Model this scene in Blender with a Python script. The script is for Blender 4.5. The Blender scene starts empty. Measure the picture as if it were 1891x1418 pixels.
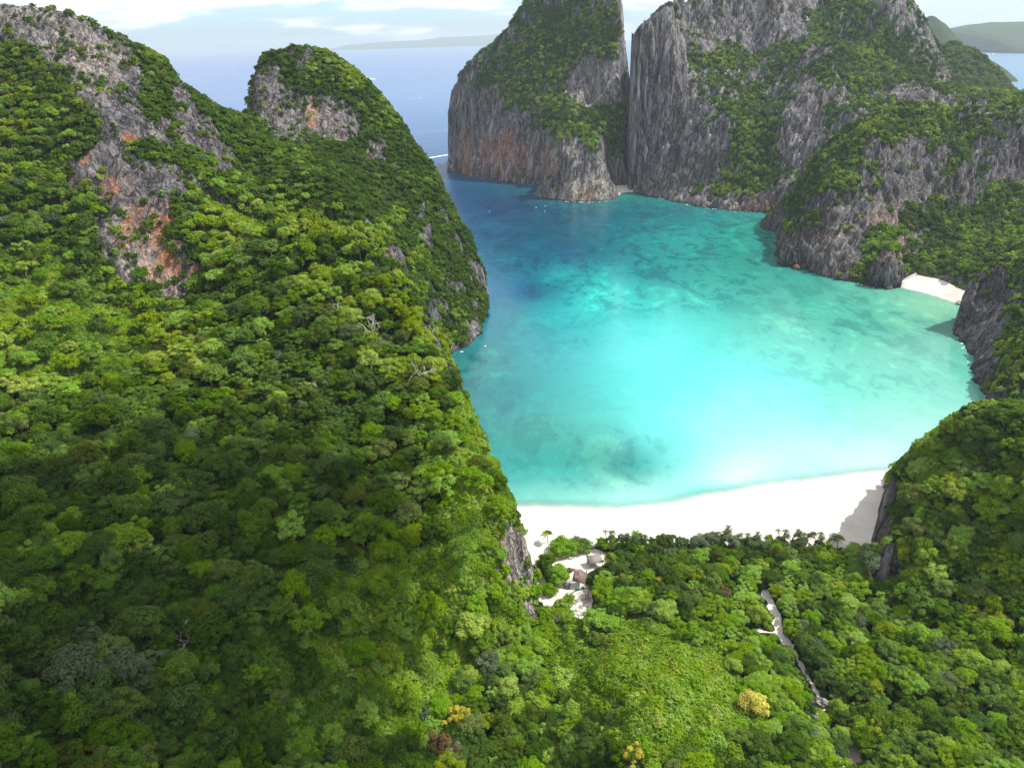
import bpy, math, random
import numpy as np

# ------------------------------------------------------------------ camera, light, exposure
SC = bpy.context.scene
COL = SC.collection
CAM_H = 160.0
FPX = 1380.0                      # focal length in pixels of the 1891 px wide photograph
PITCH, ROLL = math.radians(24.9), math.radians(1.84)
F = np.array([0, math.cos(PITCH), -math.sin(PITCH)])
_R0 = np.array([1., 0, 0]); _U0 = np.array([0, math.sin(PITCH), math.cos(PITCH)])
RT = math.cos(ROLL) * _R0 - math.sin(ROLL) * _U0
UP = math.sin(ROLL) * _R0 + math.cos(ROLL) * _U0
from mathutils import Matrix, Vector
cd = bpy.data.cameras.new("camera"); cam = bpy.data.objects.new("camera", cd); COL.objects.link(cam)
cam.matrix_world = Matrix(((RT[0], UP[0], -F[0], 0), (RT[1], UP[1], -F[1], 0), (RT[2], UP[2], -F[2], CAM_H), (0, 0, 0, 1)))
cd.sensor_fit = 'HORIZONTAL'; cd.sensor_width = 36.0; cd.lens = 36.0 * FPX / 1891.0
cd.clip_start = 1.0; cd.clip_end = 60000.0
SC.camera = cam

SUN_ELEV = math.radians(53.0)
SUN_DIR_H = np.array([0.985, 0.17])          # towards the sun on the ground plane: from the right, a little beyond
SUN_DIR_H = SUN_DIR_H / np.linalg.norm(SUN_DIR_H)
SUN = np.array([SUN_DIR_H[0] * math.cos(SUN_ELEV), SUN_DIR_H[1] * math.cos(SUN_ELEV), math.sin(SUN_ELEV)])
sl = bpy.data.lights.new("sun", 'SUN'); so = bpy.data.objects.new("sun", sl); COL.objects.link(so)
sl.energy = 4.4; sl.angle = math.radians(0.5); sl.color = (1.0, 0.955, 0.88)
so.rotation_euler = Vector(SUN).to_track_quat('Z', 'Y').to_euler(); so.location = (0, 0, 900)
SC.view_settings.view_transform = 'Standard'; SC.view_settings.look = 'None'
SC.view_settings.exposure = 0.66; SC.view_settings.gamma = 1.0; SC.view_settings.use_curve_mapping = False
SC.cycles.use_denoising = True; SC.cycles.denoiser = 'OPENIMAGEDENOISE'; SC.cycles.denoising_input_passes = 'RGB_ALBEDO_NORMAL'; SC.cycles.denoising_prefilter = 'NONE'
SC.cycles.max_bounces = 6; SC.cycles.diffuse_bounces = 3; SC.cycles.glossy_bounces = 2
SC.cycles.transmission_bounces = 2; SC.cycles.volume_bounces = 0; SC.cycles.transparent_max_bounces = 6

W = bpy.data.worlds.new("World"); SC.world = W; W.use_nodes = True
SKY_STRENGTH = 0.11

def build_world():
    nt = W.node_tree; nt.nodes.clear(); N = nt.nodes.new; L = nt.links.new
    sky = N('ShaderNodeTexSky'); sky.sky_type = 'NISHITA'; sky.sun_disc = False
    sky.sun_elevation = SUN_ELEV; sky.sun_rotation = math.atan2(SUN_DIR_H[0], SUN_DIR_H[1])
    sky.air_density = 1.0; sky.dust_density = 0.6; sky.ozone_density = 1.5
    bg = N('ShaderNodeBackground'); bg.inputs['Strength'].default_value = SKY_STRENGTH
    tc = N('ShaderNodeTexCoord')
    sep = N('ShaderNodeSeparateXYZ'); L(tc.outputs['Generated'], sep.inputs[0])
    mp = N('ShaderNodeMapping'); mp.inputs['Scale'].default_value = (7, 7, 46); L(tc.outputs['Generated'], mp.inputs[0])
    n1 = N('ShaderNodeTexNoise'); n1.inputs['Scale'].default_value = 1.0; n1.inputs['Detail'].default_value = 9; n1.inputs['Roughness'].default_value = 0.56
    L(mp.outputs[0], n1.inputs['Vector'])
    mp2 = N('ShaderNodeMapping'); mp2.inputs['Scale'].default_value = (2.2, 2.2, 14); mp2.inputs['Location'].default_value = (3.1, .4, 0); L(tc.outputs['Generated'], mp2.inputs[0])
    n2 = N('ShaderNodeTexNoise'); n2.inputs['Scale'].default_value = 1.0; n2.inputs['Detail'].default_value = 4; L(mp2.outputs[0], n2.inputs['Vector'])
    ad = N('ShaderNodeMath'); ad.operation = 'ADD'; L(n1.outputs[0], ad.inputs[0]); L(n2.outputs[0], ad.inputs[1])
    # more cloud higher up in the band, thinning to clear pale blue at the horizon
    el = N('ShaderNodeMapRange'); el.inputs[1].default_value = 0.005; el.inputs[2].default_value = 0.05; el.inputs[3].default_value = -0.2; el.inputs[4].default_value = 0.1
    L(sep.outputs[2], el.inputs[0])
    ad2 = N('ShaderNodeMath'); ad2.operation = 'ADD'; L(ad.outputs[0], ad2.inputs[0]); L(el.outputs[0], ad2.inputs[1])
    cov = N('ShaderNodeMapRange'); cov.interpolation_type = 'SMOOTHSTEP'
    cov.inputs[1].default_value = 0.80; cov.inputs[2].default_value = 1.02; L(ad2.outputs[0], cov.inputs[0])
    # cloud body: white tops, pale grey undersides
    n3 = N('ShaderNodeTexNoise'); n3.inputs['Scale'].default_value = 2.1; n3.inputs['Detail'].default_value = 6; L(mp.outputs[0], n3.inputs['Vector'])
    cr = N('ShaderNodeValToRGB'); e = cr.color_ramp.elements
    e[0].position = .40; e[0].color = (5.2, 5.6, 6.2, 1); e[1].position = .56; e[1].color = (7.6, 7.6, 7.6, 1)
    L(n3.outputs[0], cr.inputs[0])
    mx = N('ShaderNodeMix'); mx.data_type = 'RGBA'; tint = N('ShaderNodeMix'); tint.data_type = 'RGBA'; tint.blend_type = 'MULTIPLY'; tint.inputs[0].default_value = 1.0
    tint.inputs[7].default_value = (.74, .96, 1.38, 1); L(sky.outputs[0], tint.inputs[6])
    L(cov.outputs[0], mx.inputs[0]); L(tint.outputs[2], mx.inputs[6]); L(cr.outputs[0], mx.inputs[7])
    L(mx.outputs[2], bg.inputs['Color'])
    out = N('ShaderNodeOutputWorld'); L(bg.outputs[0], out.inputs['Surface'])
build_world()

# ------------------------------------------------------------------ helpers
RNG = np.random.default_rng(11)
O3 = np.array([0, 0, CAM_H])
def ray(px, py): return F + RT * ((px - 945.5) / FPX) - UP * ((py - 709.0) / FPX)
def at_z(px, py, z=0.0):                     # the point of height z seen at a place of the photograph
    d = ray(px, py); return O3 + d * ((z - CAM_H) / d[2])
def at_y(px, py, Y):                         # the point Y metres ahead
    d = ray(px, py); return O3 + d * (Y / d[1])
def project(P):
    d = np.asarray(P, float) - O3; z = d @ F
    zz = np.where(z > 0.1, z, 0.1)
    return 945.5 + FPX * (d @ RT) / zz, 709 - FPX * (d @ UP) / zz, z

def tag(o, label=None, cat=None, group=None, kind=None):
    if label: o['label'] = label
    if cat: o['category'] = cat
    if group: o['group'] = group
    if kind: o['kind'] = kind
    return o

def mesh_np(name, V, Fc, mat=None, smooth=False, attrs=None, uniform=None):
    """V (n,3), Fc (m,k) index array of one face size (or list of such arrays)"""
    me = bpy.data.meshes.new(name)
    fl = Fc if isinstance(Fc, list) else [Fc]
    fl = [np.asarray(a, np.int32) for a in fl if len(a)]
    V = np.asarray(V, np.float32)
    me.vertices.add(len(V)); me.vertices.foreach_set('co', V.ravel())
    nl = sum(a.size for a in fl); nf = sum(len(a) for a in fl)
    me.loops.add(nl); me.polygons.add(nf)
    me.loops.foreach_set('vertex_index', np.concatenate([a.ravel() for a in fl]))
    tot = np.concatenate([np.full(len(a), a.shape[1], np.int32) for a in fl])
    st = np.concatenate([[0], np.cumsum(tot)[:-1]]).astype(np.int32)
    me.polygons.foreach_set('loop_start', st)
    try: me.polygons.foreach_set('loop_total', tot)
    except Exception: pass
    if smooth: me.polygons.foreach_set('use_smooth', np.ones(nf, bool))
    for k, a in (attrs or {}).items():
        a = np.asarray(a, np.float32)
        if a.ndim == 1:
            at = me.attributes.new(k, 'FLOAT', 'POINT'); at.data.foreach_set('value', a)
        else:
            at = me.attributes.new(k, 'FLOAT_COLOR', 'POINT')
            at.data.foreach_set('color', np.c_[a, np.ones(len(a))].astype(np.float32).ravel())
    me.update(calc_edges=True); me.validate()
    if mat is not None: me.materials.append(mat)
    return me
def link(name, me, parent=None):
    o = bpy.data.objects.new(name, me); COL.objects.link(o)
    if parent is not None: o.parent = parent
    return o
def empty(name, loc=(0, 0, 0), rz=0.0, s=1.0):
    o = bpy.data.objects.new(name, None); COL.objects.link(o); o.location = loc; o.rotation_euler = (0, 0, rz); o.scale = (s, s, s)
    o.empty_display_size = 0.5
    return o

_perm = np.random.default_rng(5).permutation(512)
_perm = np.concatenate([_perm, _perm, _perm])
def perlin(x, y, seed=0):
    x = np.asarray(x, float) + seed * 17.31; y = np.asarray(y, float) + seed * 9.77
    xi = np.floor(x).astype(int); yi = np.floor(y).astype(int); xf = x - xi; yf = y - yi
    xi &= 511; yi &= 511
    u = xf * xf * xf * (xf * (xf * 6 - 15) + 10); v = yf * yf * yf * (yf * (yf * 6 - 15) + 10)
    def g(ix, iy, dx, dy):
        h = _perm[_perm[ix & 511] + (iy & 511)]; a = h * (2 * math.pi / 512.0)
        return np.cos(a) * dx + np.sin(a) * dy
    a = g(xi, yi, xf, yf); b = g(xi + 1, yi, xf - 1, yf); c = g(xi, yi + 1, xf, yf - 1); d = g(xi + 1, yi + 1, xf - 1, yf - 1)
    return 1.5 * ((a * (1 - u) + b * u) * (1 - v) + (c * (1 - u) + d * u) * v)
def fbm(x, y, wl, octv=4, seed=0, gain=0.5):
    s = 0; amp = 1.0; f = 1.0 / wl; t = 0
    for k in range(octv):
        s = s + amp * perlin(x * f, y * f, seed + k * 3); t += amp; amp *= gain; f *= 2.03
    return s / t * 1.3
def ridged(x, y, wl, octv=3, seed=0):
    s = 0; amp = 1.0; f = 1.0 / wl; t = 0
    for k in range(octv):
        s = s + amp * (1 - 2 * np.abs(perlin(x * f, y * f, seed + k * 3))); t += amp; amp *= 0.5; f *= 2.1
    return s / t
def sstep(a, b, x):
    t = np.clip((x - a) / (b - a), 0, 1); return t * t * (3 - 2 * t)
def rbf_fit(P, v, c, lam=0.0):
    P = np.asarray(P, float); v = np.asarray(v, float); v = v if v.ndim > 1 else v[:, None]
    n = len(P); D = np.sqrt(((P[:, None] - P[None]) ** 2).sum(-1) + c * c)
    A = np.zeros((n + 1, n + 1)); A[:n, :n] = -D - lam * np.eye(n); A[:n, n] = 1; A[n, :n] = 1
    w = np.linalg.solve(A, np.r_[v, np.zeros((1, v.shape[1]))])
    return P, w, c
def rbf_eval(m, X, Y):
    P, w, c = m; sh = X.shape; X = X.ravel(); Y = Y.ravel()
    out = np.empty((len(X), w.shape[1]))
    for i in range(0, len(X), 60000):
        D = np.sqrt((X[i:i + 60000, None] - P[None, :, 0]) ** 2 + (Y[i:i + 60000, None] - P[None, :, 1]) ** 2 + c * c)
        out[i:i + 60000] = -D @ w[:-1] + w[-1]
    return out.reshape(sh + (-1,))[..., 0] if w.shape[1] == 1 else out.reshape(sh + (-1,))
# ------------------------------------------------------------------ materials
def new_mat(name):
    m = bpy.data.materials.new(name); m.use_nodes = True; nt = m.node_tree; nt.nodes.clear()
    return m, nt, nt.nodes.new, nt.links.new
def mixc(N, L, fac, a, b, mode='MIX'):
    x = N('ShaderNodeMix'); x.data_type = 'RGBA'; x.blend_type = mode
    for s, v in ((0, fac), (6, a), (7, b)):
        if hasattr(v, 'is_linked') or hasattr(v, 'links'): L(v, x.inputs[s])
        elif s == 0: x.inputs[0].default_value = v
        else: x.inputs[s].default_value = tuple(v) + (1,) if len(v) == 3 else v
    return x.outputs[2]
def rng_node(N, L, v, a, b, c=0.0, d=1.0, smooth=True):
    x = N('ShaderNodeMapRange'); x.interpolation_type = 'SMOOTHSTEP' if smooth else 'LINEAR'
    for i, q in ((1, a), (2, b), (3, c), (4, d)): x.inputs[i].default_value = q
    L(v, x.inputs[0]); return x.outputs[0]
def noise(N, L, vec, scale, detail=5, rough=.55, dist=0.0):
    x = N('ShaderNodeTexNoise'); x.inputs['Scale'].default_value = scale; x.inputs['Detail'].default_value = detail
    x.inputs['Roughness'].default_value = rough; x.inputs['Distortion'].default_value = dist
    L(vec, x.inputs['Vector']); return x.outputs[0]
def mapping(N, L, vec, sc):
    x = N('ShaderNodeMapping'); x.inputs['Scale'].default_value = sc; L(vec, x.inputs[0]); return x.outputs[0]
def attr(N, name, out=2):
    x = N('ShaderNodeAttribute'); x.attribute_name = name; return x.outputs[out]
def math_n(N, L, op, a, b=None, clamp=False):
    x = N('ShaderNodeMath'); x.operation = op; x.use_clamp = clamp
    for i, v in ((0, a), (1, b)):
        if v is None: continue
        if isinstance(v, (int, float)): x.inputs[i].default_value = v
        else: L(v, x.inputs[i])
    return x.outputs[0]

def terrain_material(name, fine=1.0, pale=0.0):
    """grey karst limestone with runnels, dark and orange stains, crevice shade painted in; green ground cover, leaf litter and coral sand by attribute"""
    m, nt, N, L = new_mat(name)
    g = N('ShaderNodeNewGeometry'); pos = g.outputs['Position']
    st = mapping(N, L, pos, (0.16 * fine, 0.16 * fine, 0.020 * fine))
    s1 = noise(N, L, st, 1.0, 8, .62, .6)
    st2 = mapping(N, L, pos, (0.5 * fine, 0.5 * fine, 0.045 * fine))
    s2 = noise(N, L, st2, 1.0, 6, .6, .3)
    blk = noise(N, L, pos, 0.05 * fine, 6, .6)
    fin = noise(N, L, pos, 0.9 * fine, 6, .62)
    r = N('ShaderNodeValToRGB'); e = r.color_ramp.elements
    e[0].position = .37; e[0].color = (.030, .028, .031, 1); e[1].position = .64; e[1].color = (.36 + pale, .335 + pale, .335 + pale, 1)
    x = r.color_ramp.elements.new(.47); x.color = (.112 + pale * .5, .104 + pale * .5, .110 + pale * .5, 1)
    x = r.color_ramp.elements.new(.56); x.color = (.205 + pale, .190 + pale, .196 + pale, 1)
    v = math_n(N, L, 'ADD', math_n(N, L, 'MULTIPLY', s1, .5), math_n(N, L, 'MULTIPLY', s2, .32))
    v = math_n(N, L, 'ADD', v, math_n(N, L, 'MULTIPLY', fin, .18))
    L(v, r.inputs[0])
    rock = r.outputs[0]
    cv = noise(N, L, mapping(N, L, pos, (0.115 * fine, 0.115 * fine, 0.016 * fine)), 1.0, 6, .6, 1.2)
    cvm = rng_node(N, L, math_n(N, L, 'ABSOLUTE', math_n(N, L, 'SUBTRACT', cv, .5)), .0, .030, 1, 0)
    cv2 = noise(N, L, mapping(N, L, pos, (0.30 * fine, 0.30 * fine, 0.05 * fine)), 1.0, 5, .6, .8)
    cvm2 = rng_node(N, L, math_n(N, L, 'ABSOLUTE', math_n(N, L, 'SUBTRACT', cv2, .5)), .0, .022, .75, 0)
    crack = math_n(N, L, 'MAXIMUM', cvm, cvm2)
    rock = mixc(N, L, math_n(N, L, 'MULTIPLY', crack, .85), rock, (.026, .024, .026))  # crevice shade painted as narrow dark lines into the rock colour
    warm = rng_node(N, L, blk, .50, .68)
    rock = mixc(N, L, math_n(N, L, 'MULTIPLY', warm, .55), rock, mixc(N, L, 1.0, rock, (1.22, .98, .80), 'MULTIPLY'))
    stn = attr(N, 'stain')
    sm = rng_node(N, L, noise(N, L, mapping(N, L, pos, (0.13, 0.13, 0.030)), 1.0, 5, .6, .5), .40, .55)
    rock = mixc(N, L, math_n(N, L, 'MULTIPLY', stn, sm), rock, mixc(N, L, fin, (.30, .10, .035), (.52, .27, .15)))
    pl = math_n(N, L, 'MULTIPLY', attr(N, 'pale'), rng_node(N, L, math_n(N, L, 'ADD', math_n(N, L, 'MULTIPLY', s2, .6), math_n(N, L, 'MULTIPLY', fin, .4)), .40, .58))
    rock = mixc(N, L, math_n(N, L, 'MULTIPLY', pl, .85), rock, mixc(N, L, fin, (.40, .34, .28), (.62, .56, .50)))
    # ground cover between the plants
    veg = attr(N, 'veg')
    vg = mixc(N, L, rng_node(N, L, noise(N, L, pos, .45, 6, .65), .36, .64), (.016, .034, .006), (.060, .105, .014))
    vm = math_n(N, L, 'ADD', veg, math_n(N, L, 'MULTIPLY', math_n(N, L, 'SUBTRACT', noise(N, L, pos, .28, 6, .7), .5), 1.0))
    col = mixc(N, L, rng_node(N, L, vm, .42, .56), rock, vg)
    sand = attr(N, 'sand')
    sc = mixc(N, L, rng_node(N, L, noise(N, L, pos, .12, 6, .6), .35, .7), (.60, .555, .505), (.52, .47, .415))
    sc = mixc(N, L, rng_node(N, L, noise(N, L, pos, 1.6, 5, .7), .56, .74, 0, .35), sc, (.42, .35, .28))
    sd = math_n(N, L, 'ADD', sand, math_n(N, L, 'MULTIPLY', math_n(N, L, 'SUBTRACT', noise(N, L, pos, .5, 5, .7), .5), .5))
    col = mixc(N, L, rng_node(N, L, sd, .44, .56), col, sc)
    # wave-cut dark band just above the water
    sx = N('ShaderNodeSeparateXYZ'); L(pos, sx.inputs[0])
    wet = rng_node(N, L, math_n(N, L, 'ADD', sx.outputs[2], math_n(N, L, 'MULTIPLY', fin, 2.0)), 1.0, 2.6, 1, 0)
    wet = math_n(N, L, 'MULTIPLY', wet, math_n(N, L, 'SUBTRACT', 1.0, rng_node(N, L, sand, .2, .5)))
    col = mixc(N, L, math_n(N, L, 'MULTIPLY', wet, .75), col, (.022, .020, .018))
    b = N('ShaderNodeBsdfPrincipled'); b.inputs['Roughness'].default_value = .92
    b.inputs['Specular IOR Level'].default_value = .2
    L(col, b.inputs['Base Color'])
    h = math_n(N, L, 'ADD', math_n(N, L, 'MULTIPLY', s1, 3.2), math_n(N, L, 'ADD', math_n(N, L, 'MULTIPLY', s2, 1.6), math_n(N, L, 'MULTIPLY', fin, .8)))
    h = math_n(N, L, 'SUBTRACT', h, math_n(N, L, 'MULTIPLY', crack, 1.3))
    bp = N('ShaderNodeBump'); bp.inputs['Distance'].default_value = 1.5
    L(math_n(N, L, 'SUBTRACT', 1.0, rng_node(N, L, sand, .3, .6, 0, .93)), bp.inputs['Strength'])
    L(h, bp.inputs['Height']); L(bp.outputs[0], b.inputs['Normal'])
    o = N('ShaderNodeOutputMaterial'); L(b.outputs[0], o.inputs['Surface'])
    return m

def leaf_material(name, dark, light, warm=None, gloss=.06):
    m, nt, N, L = new_mat(name)
    oi = N('ShaderNodeObjectInfo'); t = attr(N, 'tone')
    c = mixc(N, L, t, dark, light)
    hs = N('ShaderNodeHueSaturation'); L(c, hs.inputs['Color'])
    L(rng_node(N, L, oi.outputs['Random'], 0, 1, .490, .510, False), hs.inputs['Hue'])
    r2 = N('ShaderNodeTexWhiteNoise'); r2.noise_dimensions = '1D'; L(oi.outputs['Random'], r2.inputs['W'])
    L(rng_node(N, L, r2.outputs['Value'], 0, 1, .74, 1.22, False), hs.inputs['Value'])
    L(rng_node(N, L, r2.outputs['Value'], 0, 1, 1.08, .86, False), hs.inputs['Saturation'])
    b = N('ShaderNodeBsdfPrincipled'); b.inputs['Roughness'].default_value = .58; b.inputs['Specular IOR Level'].default_value = gloss
    L(hs.outputs[0], b.inputs['Base Color'])
    tr = N('ShaderNodeBsdfTranslucent')
    L(mixc(N, L, 1.0, hs.outputs[0], (1.5, 1.35, .55), 'MULTIPLY'), tr.inputs['Color'])
    mx = N('ShaderNodeMixShader'); mx.inputs[0].default_value = .30
    L(b.outputs[0], mx.inputs[1]); L(tr.outputs[0], mx.inputs[2])
    o = N('ShaderNodeOutputMaterial'); L(mx.outputs[0], o.inputs['Surface'])
    return m
def plain_material(name, c1, c2, scale=2.0, rough=.8, bump=.3, stretch=(1, 1, 1), spec=.3, metal=0.0):
    m, nt, N, L = new_mat(name)
    tc = N('ShaderNodeTexCoord'); v = mapping(N, L, tc.outputs['Object'], stretch)
    n = noise(N, L, v, scale, 7, .62)
    b = N('ShaderNodeBsdfPrincipled'); b.inputs['Roughness'].default_value = rough; b.inputs['Specular IOR Level'].default_value = spec
    b.inputs['Metallic'].default_value = metal
    L(mixc(N, L, rng_node(N, L, n, .34, .66), c1, c2), b.inputs['Base Color'])
    bp = N('ShaderNodeBump'); bp.inputs['Strength'].default_value = bump; bp.inputs['Distance'].default_value = .08
    L(n, bp.inputs['Height']); L(bp.outputs[0], b.inputs['Normal'])
    o = N('ShaderNodeOutputMaterial'); L(b.outputs[0], o.inputs['Surface'])
    return m
def water_material():
    """the body colour of the water (depth, sand and coral below it) comes with the mesh; ripples and the sky's reflection on top"""
    m, nt, N, L = new_mat('sea_water')
    g = N('ShaderNodeNewGeometry'); pos = g.outputs['Position']
    body = attr(N, 'body', 0); reef = attr(N, 'reef')
    p2 = mapping(N, L, pos, (1, .62, 1))
    n1 = noise(N, L, p2, .045, 8, .62, .8); n2 = noise(N, L, p2, .16, 6, .65, .5); n3 = noise(N, L, pos, .012, 4, .55, .5)
    coral = math_n(N, L, 'ADD', math_n(N, L, 'MULTIPLY', n1, .6), math_n(N, L, 'MULTIPLY', n2, .4))
    dk = rng_node(N, L, coral, .505, .565)
    col = mixc(N, L, math_n(N, L, 'MULTIPLY', dk, math_n(N, L, 'MULTIPLY', reef, .62)), body, mixc(N, L, 1.0, body, (.22, .46, .55), 'MULTIPLY'))
    br = rng_node(N, L, coral, .465, .40)
    col = mixc(N, L, math_n(N, L, 'MULTIPLY', br, math_n(N, L, 'MULTIPLY', reef, .5)), col, mixc(N, L, 1.0, body, (2.2, 1.75, 1.4), 'MULTIPLY'))
    col = mixc(N, L, rng_node(N, L, n3, .3, .7, 0, .22), col, mixc(N, L, 1.0, col, (.62, .80, .82), 'MULTIPLY'))
    b = N('ShaderNodeBsdfPrincipled'); b.inputs['IOR'].default_value = 1.33
    L(rng_node(N, L, attr(N, 'chop'), .1, .8, .12, .34), b.inputs['Roughness']); L(rng_node(N, L, attr(N, 'chop'), .15, .7, .42, .16), b.inputs['Specular IOR Level'])
    L(col, b.inputs['Base Color'])
    w1 = N('ShaderNodeTexNoise'); w1.inputs['Scale'].default_value = .22; w1.inputs['Detail'].default_value = 7; w1.inputs['Roughness'].default_value = .6
    L(mapping(N, L, pos, (.8, 1.7, 1)), w1.inputs['Vector'])
    w2 = N('ShaderNodeTexNoise'); w2.inputs['Scale'].default_value = .016; w2.inputs['Detail'].default_value = 5
    L(mapping(N, L, pos, (.6, 1.6, 1)), w2.inputs['Vector'])
    h = math_n(N, L, 'ADD', math_n(N, L, 'MULTIPLY', w1.outputs[0], .55), math_n(N, L, 'MULTIPLY', w2.outputs[0], 1.8))
    bp = N('ShaderNodeBump'); bp.inputs['Distance'].default_value = 1.0
    L(attr(N, 'chop'), bp.inputs['Strength'])
    L(h, bp.inputs['Height']); L(bp.outputs[0], b.inputs['Normal'])
    tr = N('ShaderNodeBsdfTransparent'); mx = N('ShaderNodeMixShader')
    al = attr(N, 'opacity')
    al = math_n(N, L, 'ADD', al, math_n(N, L, 'MULTIPLY', math_n(N, L, 'SUBTRACT', noise(N, L, pos, .12, 5, .6), .5), .25), True)
    al = math_n(N, L, 'MULTIPLY', al, rng_node(N, L, attr(N, 'opacity'), 0.0, .12))
    L(al, mx.inputs[0]); L(tr.outputs[0], mx.inputs[1]); L(b.outputs[0], mx.inputs[2])
    o = N('ShaderNodeOutputMaterial'); L(mx.outputs[0], o.inputs['Surface'])
    return m

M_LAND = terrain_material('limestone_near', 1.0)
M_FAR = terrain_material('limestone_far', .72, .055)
M_WATER = water_material()
PAL = {   # real leaf colours: (older leaves, younger leaves)
 'dark':   ((.030, .062, .005), (.070, .135, .009)),
 'mid':    ((.050, .102, .005), (.116, .215, .009)),
 'olive':  ((.056, .088, .009), (.132, .188, .020)),
 'grey':   ((.050, .078, .028), (.125, .170, .075)),
 'bright': ((.098, .182, .005), (.205, .360, .010)),
 'gold':   ((.118, .180, .006), (.265, .365, .014)),
 'yellow': ((.22, .21, .012), (.50, .46, .035)),
 'russet': ((.085, .050, .018), (.19, .115, .045)),
}
M_LEAF = {k: leaf_material('leaves_' + k, *v) for k, v in PAL.items()}
M_BARK = plain_material('bark', (.10, .080, .06), (.20, .17, .14), 3.0, .9, .6, (1, 1, .25))
M_DEADWOOD = plain_material('bleached_wood', (.38, .35, .31), (.58, .54, .48), 3.0, .85, .4)
M_STONE = plain_material('boulder_stone', (.11, .10, .098), (.34, .315, .30), .9, .92, .8)
M_PALESTONE = plain_material('pale_stone', (.34, .31, .28), (.66, .62, .58), 1.6, .92, .7)
M_REDSTONE = plain_material('red_brown_stone', (.11, .055, .040), (.26, .15, .115), .9, .92, .8)
M_THATCH = plain_material('thatch', (.085, .055, .050), (.24, .175, .155), 2.5, .95, .9, (1, 6, 1))
M_REDROOF = plain_material('dark_red_sheet', (.085, .028, .026), (.17, .075, .065), 2.0, .8, .3)
M_GREYROOF = plain_material('weathered_grey_sheet', (.13, .115, .105), (.27, .245, .225), 2.0, .85, .3, (1, 5, 1))
M_WOOD = plain_material('weathered_wood', (.16, .12, .10), (.34, .28, .25), 3.0, .9, .4)
M_NET = plain_material('green_net', (.0, .20, .115), (.01, .36, .22), 4.0, .7, .2)
M_CLOUD = plain_material('cloud_white', (.78, .78, .78), (.85, .85, .85), .02, 1.0, 0.0, spec=0.0)
M_WHITE = plain_material('white_paint', (.74, .74, .73), (.84, .84, .83), 3.0, .4, .02, spec=.5)
M_DARKGLASS = plain_material('dark_glass', (.02, .025, .03), (.035, .04, .05), 1.0, .12, 0.0, spec=.6)
M_FOAM = plain_material('sea_foam', (.66, .70, .72), (.88, .9, .9), .5, .9, .3)
M_BUOY = plain_material('buoy_plastic', (.72, .72, .68), (.82, .80, .76), 2.0, .5, .0)
# ------------------------------------------------------------------ the land
# every mass is a height surface through surveyed points: ("y", px, py, Y) a point Y metres ahead, ("z", px, py, z) a point of known
# height, ("c", px, py) a waterline point, ("w", x, y, z) a point of the hidden side in world metres
def pts_of(lst):
    out = []
    for t, *a in lst:
        if t == 'y': out.append(at_y(*a))
        elif t == 'z': out.append(at_z(*a))
        elif t == 'w': out.append(np.array(a, float))
        elif t == 'c':
            p = at_z(a[0], a[1], 0.0); out.append(p)
            off = a[2] if len(a) > 2 else (0, -9)
            out.append(p + np.array([off[0], off[1], -14.0]))
    return np.array(out)

LAND = {}
def land(key, box, step, lst, c=7.0, warp=3.0, warp_wl=16, rough=1.5, rough_wl=9, ridge=0.0, flute=.45, floor=-6.0, lam=0.0, z_fn=None):
    P = pts_of(lst)
    m = rbf_fit(P[:, :2], P[:, 2], c, lam)
    xs = np.arange(box[0], box[1] + step, step); ys = np.arange(box[2], box[3] + step, step)
    X, Y = np.meshgrid(xs, ys)
    wx = warp * (fbm(X, Y, warp_wl * 1.6, 3, 1) + flute * ridged(X, Y, warp_wl * .42, 3, 21)); wy = warp * (fbm(X, Y, warp_wl * 1.6, 3, 8) + flute * ridged(X, Y, warp_wl * .42, 3, 21))
    Z = rbf_eval(m, X + wx, Y + wy)
    up = sstep(-2, 14, Z)
    Z = Z + up * (rough * fbm(X, Y, rough_wl, 4, 4) + ridge * ridged(X, Y, rough_wl * 0.8, 3, 13))
    if z_fn: Z = z_fn(X, Y, Z)
    Z = np.maximum(Z, floor)
    LAND[key] = dict(x0=xs[0], y0=ys[0], step=step, Z=Z, X=X, Y=Y, nx=len(xs), ny=len(ys))
    return LAND[key]
def sample(key, x, y):
    d = LAND[key]; fx = (np.asarray(x, float) - d['x0']) / d['step']; fy = (np.asarray(y, float) - d['y0']) / d['step']
    ok = (fx >= 0) & (fy >= 0) & (fx < d['nx'] - 1.001) & (fy < d['ny'] - 1.001)
    fx = np.clip(fx, 0, d['nx'] - 1.001); fy = np.clip(fy, 0, d['ny'] - 1.001)
    i = fx.astype(int); j = fy.astype(int); u = fx - i; v = fy - j; Z = d['Z']
    z = (Z[j, i] * (1 - u) + Z[j, i + 1] * u) * (1 - v) + (Z[j + 1, i] * (1 - u) + Z[j + 1, i + 1] * u) * v
    return np.where(ok, z, -50.0)
def ground(x, y):
    z = np.full(np.shape(x), -50.0)
    for k in LAND: z = np.maximum(z, sample(k, x, y))
    return z

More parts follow.
